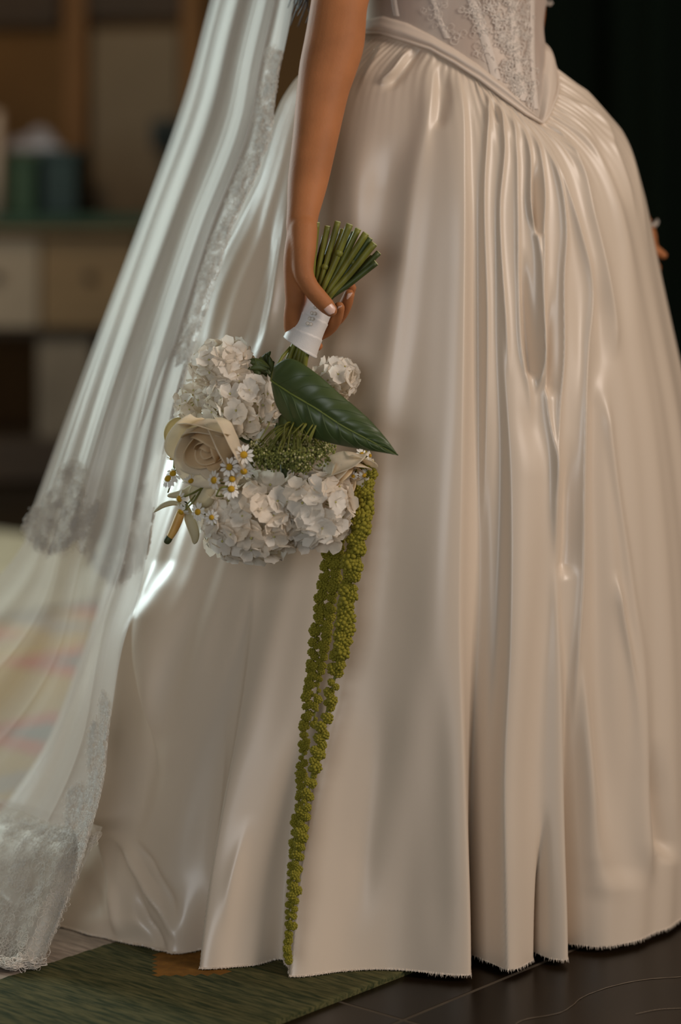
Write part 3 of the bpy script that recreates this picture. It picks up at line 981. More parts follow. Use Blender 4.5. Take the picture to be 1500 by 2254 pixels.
def motif(mb, c, u, w, n, r, rad, petals=6):
    for k in range(petals):
        a = 2 * math.pi * k / petals + random.uniform(-.2, .2)
        d = u * math.cos(a) + w * math.sin(a)
        e_ = -u * math.sin(a) + w * math.cos(a)
        pts = []
        for i in range(9):
            t = 2 * math.pi * i / 8
            pts.append(c + d * (r * (0.55 - 0.45 * math.cos(t))) + e_ * (r * 0.28 * math.sin(t)) + n * rad)
        mb.tube(pts, rad, 3, False)


lb = MB()
random.seed(3)
for k in range(620):
    # denser in the middle of the front, thinning out towards the side
    t = random.random()
    yy = -360 + 620 * t
    xl_ = 1000 + 0.42 * max(0, yy)
    xr_ = 1182
    xx = random.triangular(xl_, xr_, (xl_ + xr_) / 2 + 10)
    lim = np.interp(xx, [p[0] for p in UPP[:9]], [p[1] for p in UPP[:9]])
    if yy > lim - 8 or (1052 < xx - 0.22 * yy < 1068 and random.random() < .8):
        continue
    c = on_torso(xx, yy, 0.0052)
    n = Vector((c.x - 0.138, c.y - 3.0, 0)).normalized()
    u = Vector((0, 0, 1)).cross(n).normalized()
    w = Vector((0, 0, 1))
    if random.random() < 0.35:
        motif(lb, c, u, w, n, random.uniform(.005, .009), 0.00045, 5)
    else:
        a = random.random() * 6.28
        curl(lb, c, u * math.cos(a) + w * math.sin(a), w * math.cos(a) - u * math.sin(a), n, random.uniform(.003, .008), random.uniform(.6, 1.3), 0.0005)
for k in range(150):
    xx = random.uniform(930, 1060); yy = random.uniform(-360, np.interp(xx, [p[0] for p in UPP[:9]], [p[1] for p in UPP[:9]]) - 14)
    c = on_torso(xx, yy, 0.0052)
    n = Vector((c.x - 0.138, c.y - 3.0, 0)).normalized(); u = Vector((0, 0, 1)).cross(n).normalized(); w = Vector((0, 0, 1))
    a = random.random() * 6.28
    curl(lb, c, u * math.cos(a) + w * math.sin(a), w * math.cos(a) - u * math.sin(a), n, random.uniform(.003, .007), 1.0, 0.0004)
o = lb.build('lace_applique', M['lace_solid'], bod)
o['kind'] = 'stuff'
o['label'] = 'curling lace applique on the front of the bodice'

# ------------------------------------------------------------------ the person: body, one continuous surface
bb = MB()


def chain(pts, sides=20, sub=5):
    """rounded tapered limb through (point, radius)"""
    arr = spline([(p[0][0], p[0][1], p[0][2], p[1]) for p in pts], (len(pts) - 1) * sub + 1)
    bb.tube([Vector(a[:3]) for a in arr], [a[3] for a in arr], sides)
    for a in (arr[0], arr[-1]):
        bb.ball(Vector(a[:3]), a[3], 16, 12)


# torso as rings from hips to shoulders, inside the bodice
zs = np.linspace(0.86, 1.40, 40)
thr = np.linspace(0, 2 * math.pi, 48, endpoint=False)
V = np.stack([torso_ring(np.full(48, z), thr, -0.003) for z in zs], 1)
f = [tuple(int(i) for i in q) for q in grid_faces(48, 40, True)]
f += [tuple(k * 40 for k in range(48)), tuple((47 - k) * 40 + 39 for k in range(48))]
bb.add(V.reshape(-1, 3).tolist(), f)
X0 = 0.138
bb.ball((X0, 3.0, 1.40), (0.15, 0.105, 0.07), 24, 16)
chain([((X0 - .12, 2.97, 1.43), .055), ((X0, 3.01, 1.44), .06), ((X0 + .13, 3.05, 1.43), .055)])
chain([((X0, 3.01, 1.45), .055), ((X0 + .005, 3.0, 1.53), .05), ((X0 + .015, 2.98, 1.58), .055)])
bb.ball((X0 + .02, 2.975, 1.64), (.075, .09, .105), 24, 18)
bb.ball((X0 + .06, 2.905, 1.625), (.012, .022, .018), 12, 8)
# right arm (nearest the viewer)
A = lambda x, y, d, r: (tuple(P(x, y, d)), r)
chain([((X0 - .125, 2.965, 1.43), .052), A(812, -260, 2.91, .044), A(772, -90, 2.86, .038), A(749, 0, 2.835, .0335), A(737, 90, 2.82, .0352), A(722, 150, 2.81, .0335),
       A(711, 200, 2.80, .0305), A(695, 300, 2.78, .0265), A(678, 400, 2.755, .0232), A(667, 470, 2.735, .0185), A(664, 500, 2.73, .018)], 24, 6)
chain([A(720, 150, 2.835, .028), A(696, 300, 2.80, .024), A(676, 420, 2.768, .019), A(666, 480, 2.752, .017), A(660, 540, 2.752, .016)], 20)
# palm: metacarpals from the wrist to four knuckles
K = {'index': (650, 660, 2.722), 'middle': (652, 652, 2.742), 'ring': (656, 640, 2.762), 'little': (660, 625, 2.780)}
for nme, (x, y, d) in K.items():
    chain([A(664, 500, 2.73 + (d - 2.722) * .5, .015), A(652, 570, d - .004, .0145), A(x, y, d, .0118)], 16)
chain([A(670, 520, 2.724, .015), A(662, 590, 2.735, .015), A(668, 640, 2.752, .011)], 16)
# thumb: across the front of the stems
chain([A(668, 505, 2.722, .0165), A(668, 550, 2.712, .0145), A(668, 598, 2.703, .0118), A(682, 630, 2.702, .0104), A(700, 652, 2.704, .0101), A(718, 672, 2.708, .0096), A(729, 683, 2.711, .0078)], 20)
# fingers: down behind the ribbon, tips rising on the right
chain([A(650, 660, 2.722, .0112), A(643, 700, 2.732, .0098), A(648, 732, 2.756, .0092), A(690, 738, 2.779, .0088), A(724, 722, 2.774, .0086), A(740, 698, 2.757, .0082), A(747, 676, 2.747, .0068)], 16)
chain([A(652, 652, 2.742, .0112), A(646, 700, 2.765, .0098), A(668, 728, 2.790, .0092), A(712, 720, 2.796, .0088), A(745, 698, 2.788, .0084), A(762, 668, 2.775, .0080), A(769, 648, 2.767, .0066)], 16)
chain([A(656, 640, 2.762, .0108), A(655, 690, 2.79, .0095), A(680, 712, 2.808, .0088), A(724, 704, 2.812, .0084), A(756, 676, 2.804, .0078), A(774, 632, 2.792, .0062)], 16)
chain([A(660, 625, 2.780, .0098), A(652, 680, 2.80, .0085), A(660, 730, 2.806, .0078), A(688, 756, 2.800, .0070), A(701, 762, 2.788, .0058)], 16)
# left arm: behind the skirt, fingertips just showing on the far side
chain([((X0 + .14, 3.05, 1.43), .05), A(1190, -300, 3.10, .042), A(1155, -60, 3.12, .034), A(1147, 30, 3.13, .032), A(1150, 110, 3.16, .030), A(1225, 240, 3.20, .028), A(1345, 400, 3.24, .022), A(1398, 480, 3.25, .019)], 20)
chain([A(1398, 480, 3.25, .019), A(1420, 520, 3.25, .017), A(1436, 548, 3.25, .010), A(1450, 556, 3.25, .0075), A(1461, 562, 3.248, .0058)], 14)
chain([A(1398, 480, 3.26, .019), A(1418, 530, 3.27, .015), A(1432, 570, 3.27, .009), A(1444, 590, 3.27, .008)], 14)
chain([A(1398, 480, 3.27, .019), A(1414, 535, 3.285, .015), A(1424, 580, 3.285, .009), A(1432, 605, 3.285, .008)], 14)
chain([A(1398, 480, 3.27, .017), A(1408, 540, 3.30, .013), A(1414, 580, 3.30, .008), A(1420, 600, 3.30, .007)], 14)
chain([A(1390, 470, 3.24, .017), A(1405, 510, 3.225, .011), A(1412, 545, 3.22, .008)], 14)
tmp_me = bb.mesh('body_tmp')
tmp = bpy.data.objects.new('body_tmp', tmp_me)
COL.objects.link(tmp)
rm = tmp.modifiers.new('r', 'REMESH'); rm.mode = 'VOXEL'; rm.voxel_size = 0.0023; rm.adaptivity = 0.0
sm = tmp.modifiers.new('s', 'SMOOTH'); sm.factor = 0.5; sm.iterations = 7
bpy.context.view_layer.update()
dg = bpy.context.evaluated_depsgraph_get()
body_me = bpy.data.meshes.new_from_object(tmp.evaluated_get(dg))
body_me.name = 'body'
bpy.data.objects.remove(tmp, do_unlink=True)
body_me.materials.clear()
body_me.polygons.foreach_set('use_smooth', np.ones(len(body_me.polygons), dtype=bool))
body = link('body', body_me, M['skin'], person)


# nails
def nail(c, along, normal, ln, wd):
    along = along.normalized(); normal = (normal - along * normal.dot(along)).normalized(); sidev = along.cross(normal)
    V = np.zeros((10, 9, 3))
    for i in range(10):
        t = i / 9
        for j in range(9):
            s_ = j / 8 * 2 - 1
            wprof = math.sqrt(max(0.0, 1 - (2 * t - 1) ** 4)) * 0.98 + 0.02
            x = s_ * wd * wprof
            V[i, j] = c + along * ((t - .5) * ln) + sidev * x + normal * (0.0012 - 0.5 * x * x / wd * 0.75 - 0.0008 * (2 * t - 1) ** 2)
    o = link('nail', grid_mesh('nail', V), M['nail'], body)
    s2 = o.modifiers.new('t', 'SOLIDIFY'); s2.thickness = 0.0008
    return o


nail(P(727, 680, 2.7008), P(735, 690, 2.709) - P(715, 668, 2.705), Vector((0.1, -1, 0.12)), .0135, .0058)
nail(P(749, 681, 2.7440), P(750, 668, 2.745) - P(744, 695, 2.753), Vector((0.55, -0.85, 0.1)), .0110, .0042)
nail(P(770.5, 652, 2.7630), P(772, 640, 2.765) - P(765, 665, 2.773), Vector((0.62, -0.8, 0.05)), .0105, .0040)

# hair: dark curls hanging behind the arm
hb = MB()
random.seed(11)
for k in range(46):
    x0, y0 = random.uniform(700, 800), random.uniform(-520, -330)
    ex, ey = random.uniform(640, 700), random.choice([random.uniform(-30, 30), random.uniform(0, 62)])
    d = random.uniform(2.90, 2.96)
    pts = []
    phx = random.uniform(0, 6.28)
    for i in range(26):
        t = i / 25
        amp_ = 14 * t
        pts.append(P(x0 + (ex - x0) * t + amp_ * math.sin(phx + 9 * t), y0 + (ey - y0) * t, d + .008 * math.cos(phx + 9 * t)))
    hb.tube(pts, [0.0022 * (1 - 0.75 * (i / 25) ** 3) for i in range(26)], 5)
o = hb.build('hair', M['hair'], person)
o['label'] = 'dark wavy hair tips'
hb2 = MB()
hb2.ball((X0 - .0, 3.03, 1.67), (.088, .085, .095), 24, 18)
hb2.build('hair_bun', M['hair'], person)
# lace cuff on the far wrist, lace strap by the far elbow
for (x, y, d, n_, spread) in ((1441, 491, 3.235, 9, 7), (1205, 6, 3.09, 8, 8)):
    lc = MB()
    for k in range(n_):
        c = P(x + random.uniform(-spread, spread), y + random.uniform(-spread * .6, spread * .6), d)
        motif(lc, c, Vector((1, 0, 0)), Vector((0, 0, 1)), Vector((0, -1, 0)), .0035, .0007, 5)
    lc.build('lace_cuff', M['lace'], person)


# ------------------------------------------------------------------ the veil
def sheet(L_pts, R_pts, ns, nt, pleat, seedv, pleats=9):
    Lc = spline(L_pts, nt); Rc = spline(R_pts, nt)
    rng = np.random.default_rng(seedv)
    s_ = np.linspace(0, 1, ns)
    wave = np.zeros(ns); slide = np.zeros(ns)
    for k in range(pleats):
        c_, w_, a_ = (k + rng.uniform(0.1, 0.9)) / pleats, rng.uniform(0.035, 0.085), rng.uniform(0.6, 1.5) * rng.choice([-1, 1, 1])
        e_ = a_ * np.exp(-((s_ - c_) / w_) ** 2)
        wave -= e_
        slide += e_ * (s_ - c_) / w_ * -0.9
        if k % 2:                                        # a thin standing crease here and there
            c2 = c_ + rng.uniform(-.04, .04)
            wave -= 0.42 * np.exp(-np.abs(s_ - c2) / 0.010)
    for k in range(4):
        wave += 0.30 * np.sin(s_ * rng.uniform(6, 18) + rng.uniform(0, 6.28))
    V = np.zeros((ns, nt, 3))
    tt = np.linspace(0, 1, nt)
    for i in range(ns):
        q = Lc * (1 - s_[i]) + Rc * s_[i]               # (px, py, depth)
        amp_ = pleat * (0.35 + 0.65 * tt)
        d = q[:, 2] + amp_ * wave[i]
        px = q[:, 0] + slide[i] * amp_ * 620
        V[i, :, 0] = (px - 750) / FPX * d
        V[i, :, 1] = d
        V[i, :, 2] = HCAM - (q[:, 1] - HOR) / FPX * d
    return V


UL = [(640, -640, 3.07), (560, -350, 3.10), (462, 0, 3.12), (402, 220, 3.13), (302, 500, 3.14), (204, 760, 3.13), (128, 960, 3.10), (52, 1168, 3.08)]
UR = [(760, -640, 3.02), (700, -350, 2.98), (648, 0, 2.945), (614, 170, 2.935), (590, 320, 2.93), (512, 510, 2.925), (455, 690, 2.925), (408, 840, 2.92), (366, 1010, 2.91), (332, 1195, 2.90)]
VU = sheet(UL, UR, 260, 200, 0.0062, 5, 7)
# scalloped lower edge
s_ = np.linspace(0, 1, 260)
lobe = -45 * np.sin(math.pi * np.clip(s_ / 0.42, 0, 1)) ** 0.7 - 95 * np.sin(math.pi * np.clip((s_ - 0.42) / 0.58, 0, 1)) ** 0.7 + 5 * np.sin(s_ * 120)
tt = np.linspace(0, 1, 200)
VU[..., 2] += (lobe[:, None] / FPX * 3.0) * (smooth(0.62, 1.0, tt)[None, :])
veil = link('veil', grid_mesh('veil', VU, False, True), M['tulle'], person)
veil['label'] = 'sheer white tulle veil with lace border'

LL = [(650, -640, 3.09), (572, -350, 3.12), (474, 0, 3.14), (414, 220, 3.15), (314, 500, 3.16), (214, 760, 3.15), (150, 920, 3.14), (92, 1080, 3.14), (40, 1215, 3.18), (-90, 1345, 3.30), (-330, 1500, 3.55), (-640, 1660, 3.82)]
LR = [(750, -640, 3.04), (690, -350, 3.01), (632, 0, 2.975), (600, 170, 2.965), (560, 360, 2.955), (495, 530, 2.95), (440, 700, 2.95), (392, 850, 2.93), (358, 1000, 2.91), (334, 1150, 2.87), (312, 1290, 2.85), (270, 1430, 2.835), (244, 1590, 2.825), (230, 1720, 2.815), (196, 1850, 2.80), (160, 1960, 2.795), (112, 2080, 2.785), (78, 2150, 2.77)]
VL = sheet(LL, LR, 300, 200, 0.0075, 9, 7)
VL[..., 2] = np.maximum(VL[..., 2], 0.010 + 0.003 * np.abs(np.sin(np.arange(300) * .5))[:, None])
lv = link('veil_train', grid_mesh('veil_train', VL, False, True), M['tulle_long'], person)
lv['label'] = 'long sheer veil layer spreading over the rug'

FL = [(-110, 1735, 3.16), (-150, 1760, 3.10), (-190, 1805, 3.08), (-230, 1900, 3.02), (-260, 2030, 2.96), (-280, 2130, 2.86), (-300, 2165, 2.80)]
FR = [(222, 1830, 2.832), (221, 1836, 2.812), (214, 1848, 2.800), (196, 1880, 2.793), (162, 1960, 2.788), (112, 2080, 2.778), (80, 2146, 2.772)]
VF = sheet(FL, FR, 200, 140, 0.007, 14, 5)
VF[:, 0, 1] += .02
VF[..., 2] = np.maximum(VF[..., 2], 0.012 + 0.003 * np.abs(np.sin(np.arange(200) * .45))[:, None])
fv = link('veil_fold', grid_mesh('veil_fold', VF, False, True), M['tulle_dense'], person)
fv['label'] = 'turned back fold of the veil edge lying on the rug'


def lace_on(V, s0, s1, t0, t1, n, r, rad, name, parent, seedv, profile=None):
    random.seed(seedv)
    mbx = MB()
    ns, nt = V.shape[:2]
    for k in range(n):
        s_, t_ = random.uniform(s0, s1), random.uniform(t0, t1)
        if profile and not profile(s_, t_):
            continue
        i, j = min(int(s_ * (ns - 1)), ns - 2), min(int(t_ * (nt - 1)), nt - 2)
        c = Vector(V[i, j]); u = (Vector(V[min(i + 3, ns - 1), j]) - Vector(V[max(i - 3, 0), j])); w = Vector(V[i, j + 1]) - Vector(V[i, max(j - 1, 0)])
        if u.length < 1e-7 or w.length < 1e-7:
            continue
        u = u.normalized(); n_ = u.cross(w).normalized(); w = n_.cross(u)
        if n_.y > 0:
            n_ = -n_
        c = c + n_ * 0.0015
        if random.random() < .5:
            motif(mbx, c, u, w, n_, r * random.uniform(.7, 1.3), rad, 5)
        else:
            curl(mbx, c, u, w, n_, r * random.uniform(.5, 1.1), random.uniform(.8, 1.4), rad)
    o = mbx.build(name, M['lace'], parent)
    o['kind'] = 'stuff'
    return o


lace_on(VU, 0.80, 1.0, 0.30, 0.86, 620, .0075, .00032, 'lace_border', veil, 21, lambda s, t: s > 0.80 + 0.06 * math.sin(t * 60))
o = lace_on(VU, 0.0, 1.0, 0.78, 1.0, 1500, .0085, .00036, 'lace_hem', veil, 22,
            lambda s, t: t > 0.985 - 0.11 * abs(math.sin(math.pi * min(s / .42, 1))) ** .6 - (0.11 * math.sin(math.pi * max(0, (s - .42) / .58)) ** .5 if s > .42 else 0))
o['label'] = 'scalloped floral lace hem of the upper veil'
lace_on(VL, 0.80, 1.0, 0.70, 1.0, 1000, .0075, .00034, 'lace_border', lv, 23, lambda s, t: s > 0.86 + 0.03 * math.sin(t * 90) - 0.15 * max(0, t - .8))
lace_on(VF, 0.0, 1.0, 0.22, 1.0, 640, .010, .00026, 'lace_corner', fv, 24)
lace_on(VF, 0.0, 1.0, 0.955, 1.0, 330, .010, .0006, 'lace_scallops', fv, 25)

# ------------------------------------------------------------------ the bouquet, held upside down
BD = 2.748
bq = empty('bouquet', P(600, 1000, BD), 'bridal bouquet of white hydrangeas, cream roses and trailing green amaranthus held upside down', 'bouquet')
random.seed(21)
ends = [(697, 490, -6), (722, 498, -2), (744, 488, -4), (770, 494, -6), (789, 504, -2), (806, 514, -7), (815, 524, -4), (824, 536, -8),
        (834, 556, 2), (828, 578, -4), (757, 506, 8), (780, 512, 10), (738, 512, 14), (800, 530, 12), (716, 520, 12), (812, 552, 10), (764, 530, 18), (790, 548, 18), (820, 566, 8)]
top_c, bot_c = Vector((694, 668)), Vector((660, 764))
for k, (ex, ey, dz) in enumerate(ends):
    t = (ex - 697) / 137.0
    off = (t - .47) * 38
    px1, py1 = 697 + off * .92, 664 + off * .36
    d1 = BD + dz * .0012 - .006
    d0 = d1 - .004 if dz < 0 else d1 + .006
    px2, py2 = 661 + off * .80, 768 + off * .35
    px3, py3 = 632 + off * 1.5 + random.uniform(-6, 6), 850 + random.uniform(-10, 30)
    mid = ((ex + px1) / 2 + random.uniform(-3, 3), (ey + py1) / 2)
    pts = [P(ex, ey, d0), P(mid[0], mid[1], (d0 + d1) / 2), P(px1, py1, d1), P(px2, py2, d1), P(px3, py3, d1 + .004)]
    arr = spline(pts, 22)
    r0 = S(random.uniform(6.4, 9.2) if dz < 10 else 7, BD) 
    mb_ = MB()
    mb_.tube([Vector(a) for a in arr], [r0 * (1.02 - .16 * math.sin(min(1, i / 10) * 1.57)) for i in range(22)], 7)
    st = mb_.build('stem', M['stem'] if dz < 9 and random.random() < .72 else M['stem2'], bq)
    cutb = MB()
    v = (Vector(arr[0]) - Vector(arr[1])).normalized()
    cutb.tube([Vector(arr[0]) - v * .0004, Vector(arr[0]) + v * .0007], [r0 * .98, r0 * .90], 7)
    cutb.build('cut_end', M['cut'], st)
    if random.random() < .35:
        nd = MB()
        nd.ball(Vector(arr[4 + k % 3]), r0 * 1.22, 8, 6)
        nd.build('node', M['stem'], st)

# ribbon wrap around the stems
ax0, ax1 = P(700, 661, BD - .002), P(660, 765, BD - .002)
axv = (ax1 - ax0)
al = axv.normalized()
sx = al.cross(Vector((0, 1, 0))).normalized()      # sideways in the picture
if sx.x < 0:
    sx = -sx
fw = Vector((0, -1, 0))
na, nl = 72, 60
V = np.zeros((na, nl, 3))
for j in range(nl):
    t = j / (nl - 1)
    rx = .0194 + .0008 * (2 * t - 1) ** 2 + .0014 * (t - .5)
    rz = .0212
    for i in range(na):
        a = 2 * math.pi * i / na
        sp_c = (t * 3.0 + 0.10 * math.cos(a) + 0.06 * math.sin(a * 2)) % 1.0
        rr = 1 + 0.045 * (1 - sp_c) ** 3 + 0.006 * math.sin(5 * a + 9 * t)
        skew = .003 * math.cos(a) * (0.4 if j not in (0, nl - 1) else .4)
        V[i, j] = ax0 + axv * t + al * (skew + .0035 * math.cos(a)) + (sx * (math.cos(a) * rx) + fw * (math.sin(a) * rz)) * rr
wrap = link('ribbon_wrap', grid_mesh('ribbon_wrap', V, True), M['ribbon'], bq)
sd = wrap.modifiers.new('t', 'SOLIDIFY'); sd.thickness = 0.0008
wrap['label'] = 'white ribbon wrapped around the stems'
for (x, y) in ((695, 676), (687, 689), (693.5, 690), (682, 701), (688.5, 702), (677, 712), (684, 713.5)):
    mb_ = MB(); mb_.ball(P(x, y, BD - .0256), .0022, 12, 8)
    mb_.build('pearl_pin', M['pearl'], wrap)


# --- hydrangea florets
def petal_grid(mb, ang, ln, wd, cup, tilt, n=6, mi=0, jitter=0):
    vs, fs = [], []
    ca_, sa_ = math.cos(ang), math.sin(ang)
    for i in range(n):
        t = i / (n - 1)
        half = wd * (0.20 + 0.80 * math.sin(min(1.0, t * 1.18) ** 0.75 * math.pi * 0.5)) * (1 - max(0, t - .72) ** 2 * 9.5)
        half = max(half, wd * .12)
        for j in range(5):
            s_ = j / 2 - 1
            r = ln * (t * (1 - .10 * s_ * s_)) + .0012
            x, y = r, s_ * half
            z = cup * (t ** 1.6) * ln + tilt * r + 0.16 * half * s_ * s_ + jitter * math.sin(5 * t + 3 * s_ + ang) * ln
            vs.append((x * ca_ - y * sa_, x * sa_ + y * ca_, z))
    for i in range(n - 1):
        for j in range(4):
            fs.append((i * 5 + j, i * 5 + j + 1, (i + 1) * 5 + j + 1, (i + 1) * 5 + j))
    mb.add(vs, fs, mi)


florets = []
random.seed(5)
for k in range(7):
    mb_ = MB()
    for q in range(4):
        petal_grid(mb_, q * math.pi / 2 + random.uniform(-.2, .2), random.uniform(.0125, .0150), random.uniform(.0080, .0100),
                   random.uniform(-.15, .30), random.uniform(-.05, .45), 6, 0, random.uniform(.03, .07))
    mb_.ball((0, 0, .001), .0013, 6, 5, 1)
    mb_.tube([(0, 0, -.001), (0, 0, -.016)], .0008, 4, True, 1)
    me = mb_.mesh('floret')
    me.materials.append(M['petal'] if k % 3 else M['petal2']); me.materials.append(M['eye'])
    me.polygons.foreach_set('material_index', np.array(mb_.mi, dtype=np.int32))
    florets.append(me)


def hydrangea(cx, cy, d, rx, ry, rz, n, seedv, label, axis=(0, 0, 0), scale=1.0, keep=None):
    random.seed(seedv)
    c = P(cx, cy, d)
    RX, RZ = S(rx, d), S(ry, d)
    core = MB(); core.ball(c, (RX * .62, rz * .62, RZ * .62), 16, 12)
    h = core.build('hydrangea_head', M['petal2'], bq)
    h['label'] = label
    ga = math.pi * (3 - math.sqrt(5))
    for k in range(n):
        y = 1 - 2 * (k + .5) / n
        r = math.sqrt(1 - y * y)
        v = Vector((math.cos(ga * k) * r, y, math.sin(ga * k) * r))
        if v.y > 0.55:
            continue
        v = (v + Vector((random.uniform(-.16, .16), random.uniform(-.16, .16), random.uniform(-.16, .16)))).normalized()
        if keep and not keep(v):
            continue
        f_ = random.uniform(.86, 1.06)
        p = c + Vector((v.x * RX, v.y * rz, v.z * RZ)) * f_
        nrm = Vector((v.x / RX, v.y / rz, v.z / RZ)).normalized()
        nrm = (nrm + Vector((random.uniform(-.42, .42), random.uniform(-.42, .42), random.uniform(-.42, .42)))).normalized()
        q = Vector((0, 0, 1)).rotation_difference(nrm) @ Quaternion((0, 0, 1), random.uniform(0, 6.28))
        s_ = scale * random.uniform(.82, 1.14)
        link('floret', random.choice(florets), None, h, Matrix.Translation(p) @ q.to_matrix().to_4x4() @ Matrix.Scale(s_, 4))
    return h


hydrangea(494, 806, BD + .012, 62, 46, .040, 66, 1, 'white hydrangea head highest on the left', scale=.92)
hydrangea(536, 886, BD - .012, 76, 56, .042, 76, 2, 'blush white hydrangea head above the rose', scale=.95)
hydrangea(560, 1135, BD - .014, 108, 86, .062, 150, 3, 'large white hydrangea head at the bottom left', scale=1.08)
hydrangea(692, 1112, BD - .022, 76, 80, .055, 104, 4, 'white hydrangea head at the bottom right', scale=1.05)
hydrangea(742, 836, BD + .034, 40, 38, .030, 34, 6, 'small hydrangea head behind the leaf', scale=.8)
hydrangea(430, 890, BD + .036, 34, 40, .030, 26, 8, 'pale hydrangea head at the far left', scale=.85)


# --- roses
def rose(c, axis, roll, scale, label, layers):
    q = Vector((0, 0, 1)).rotation_difference(axis.normalized()) @ Quaternion((0, 0, 1), roll)
    Mx = Matrix.Translation(c) @ q.to_matrix().to_4x4() @ Matrix.Scale(scale, 4)
    cb = MB(); cb.ball((0, 0, -.002), (.010, .010, .012), 12, 10)
    me = cb.mesh('rose_base')
    r_ = link('rose', me, M['rose_in'], bq, None)
    me.transform(Mx)
    r_['label'] = label
    for (n, r0, h, span, flare, mk, tw) in layers:
        for k in range(n):
            ph = 2 * math.pi * k / n + tw
            V = np.zeros((13, 15, 3))
            rj, hj = r0 * random.uniform(.94, 1.07), h * random.uniform(.93, 1.06)
            for i in range(13):
                s_ = i / 12 * 2 - 1
                for j in range(15):
                    t = j / 14
                    edge = 1 - 0.34 * abs(s_) ** 1.9
                    z = hj * t * edge
                    bulge = math.sin(min(1, t * 1.15) * math.pi * .5) ** .7
                    R = rj * (.30 + .70 * bulge) + flare * max(0, t - .62) ** 1.6 * rj * 5.0
                    R += .0022 * (s_ + 1) * .5 + 0.0012 * math.sin(4 * s_ + ph * 3) * t
                    a = ph + s_ * span * (.35 + .65 * math.sin(min(1, t * 1.3) * 1.57)) * .5
                    zz = z - flare * max(0, t - .78) * hj * .9
                    V[i, j] = (R * math.cos(a), R * math.sin(a), zz - .010)
            me = grid_mesh('petal', V)
            me.transform(Mx)
            o = link('petal', me, M[mk], r_)
            sdm = o.modifiers.new('t', 'SOLIDIFY'); sdm.thickness = 0.0005
    return r_


random.seed(8)
LAY = [(2, .0050, .038, 4.0, .0, 'rose_in', .3), (3, .0105, .042, 2.9, .03, 'rose_in', 1.1), (3, .0165, .045, 2.8, .08, 'rose_in', .2),
       (4, .0230, .047, 2.3, .18, 'rose_out', .8), (5, .0290, .047, 1.9, .30, 'rose_out', .5)]
rose(P(482, 962, BD - .05), Vector((-.46, -.74, -.50)), .4, 1.2, 'cream garden rose with apricot heart', LAY)
rose(P(742, 1024, BD - .02), Vector((.55, -.55, -.62)), 1.2, .92, 'cream rose half hidden under the leaf', LAY[2:])

# --- glossy leaf
Uq = [(603, 806), (640, 789), (692, 818), (750, 868), (806, 916), (848, 962), (877, 1002)]
Mq = [(598, 838), (640, 866), (697, 900), (750, 935), (800, 962), (842, 984), (877, 1002)]
Lq = [(597, 846), (610, 896), (645, 940), (696, 966), (752, 981), (815, 992), (877, 1002)]
n1, n2 = 90, 41
us, ms, ls = (spline([(a, b, 0) for a, b in Z], n1) for Z in (Uq, Mq, Lq))
V = np.zeros((n1, n2, 3))
mid_pts = []
for i in range(n1):
    t = i / (n1 - 1)
    dm = 2.648 + .050 * (1 - t) ** 2.2 + .018 * t ** 2
    for j in range(n2):
        s_ = j / (n2 - 1) * 2 - 1
        e_ = us[i] if s_ < 0 else ls[i]
        k = abs(s_)
        px, py = ms[i][0] * (1 - k) + e_[0] * k, ms[i][1] * (1 - k) + e_[1] * k
        ph = 2 * math.pi * (8.5 * t - 1.9 * k ** 1.1)
        cor = .0014 * (abs(math.sin(ph * .5)) ** .8) * min(1, k * 5) * (1 - k ** 6) * math.sin(math.pi * min(1, t * 1.02 + .03)) ** .4
        bend = (.010 if s_ < 0 else .016) * k ** 1.7 * math.sin(math.pi * min(1, t + .08)) - .006 * k * (1 - k)
        V[i, j] = P(px, py, dm + bend - cor)
    mid_pts.append(Vector(V[i, n2 // 2]) + Vector((0, -.0006, 0)))
leaf = link('leaf', grid_mesh('leaf', V), M['leaf'], bq)
sd = leaf.modifiers.new('t', 'SOLIDIFY'); sd.thickness = 0.0006
leaf['label'] = 'large dark green glossy leaf with ribbed veins'
for sd_ in (-1, 1):
    for k in range(8):
        t0 = 0.06 + 0.105 * k
        pts_ = []
        for q in range(14):
            kk = q / 13 * .94
            t_ = min(.985, t0 + 0.30 * kk ** 1.15)
            pts_.append(Vector(V[int(t_ * (n1 - 1)), int(round((sd_ * kk * .5 + .5) * (n2 - 1)))]) + Vector((0, -.0004, 0)))
        pts_ = [Vector(p) for p in spline(pts_[::3] + [pts_[-1]], 16)]
        vb_ = MB(); vb_.tube(pts_, [.00055 * (1 - .7 * q / 15) for q in range(16)], 5)
        vb_.build('vein', M['leaf_vein'], leaf)
mb_ = MB(); mb_.tube(mid_pts, [.0013 * (1 - .75 * i / (n1 - 1)) for i in range(n1)], 6); mb_.build('midrib', M['midrib'], leaf)
mb_ = MB(); mb_.tube([mid_pts[0], P(604, 818, 2.715), P(622, 785, 2.728), P(640, 765, 2.735)], [.0017, .002, .002, .002], 7); mb_.build('leaf_stalk', M['stem'], leaf)

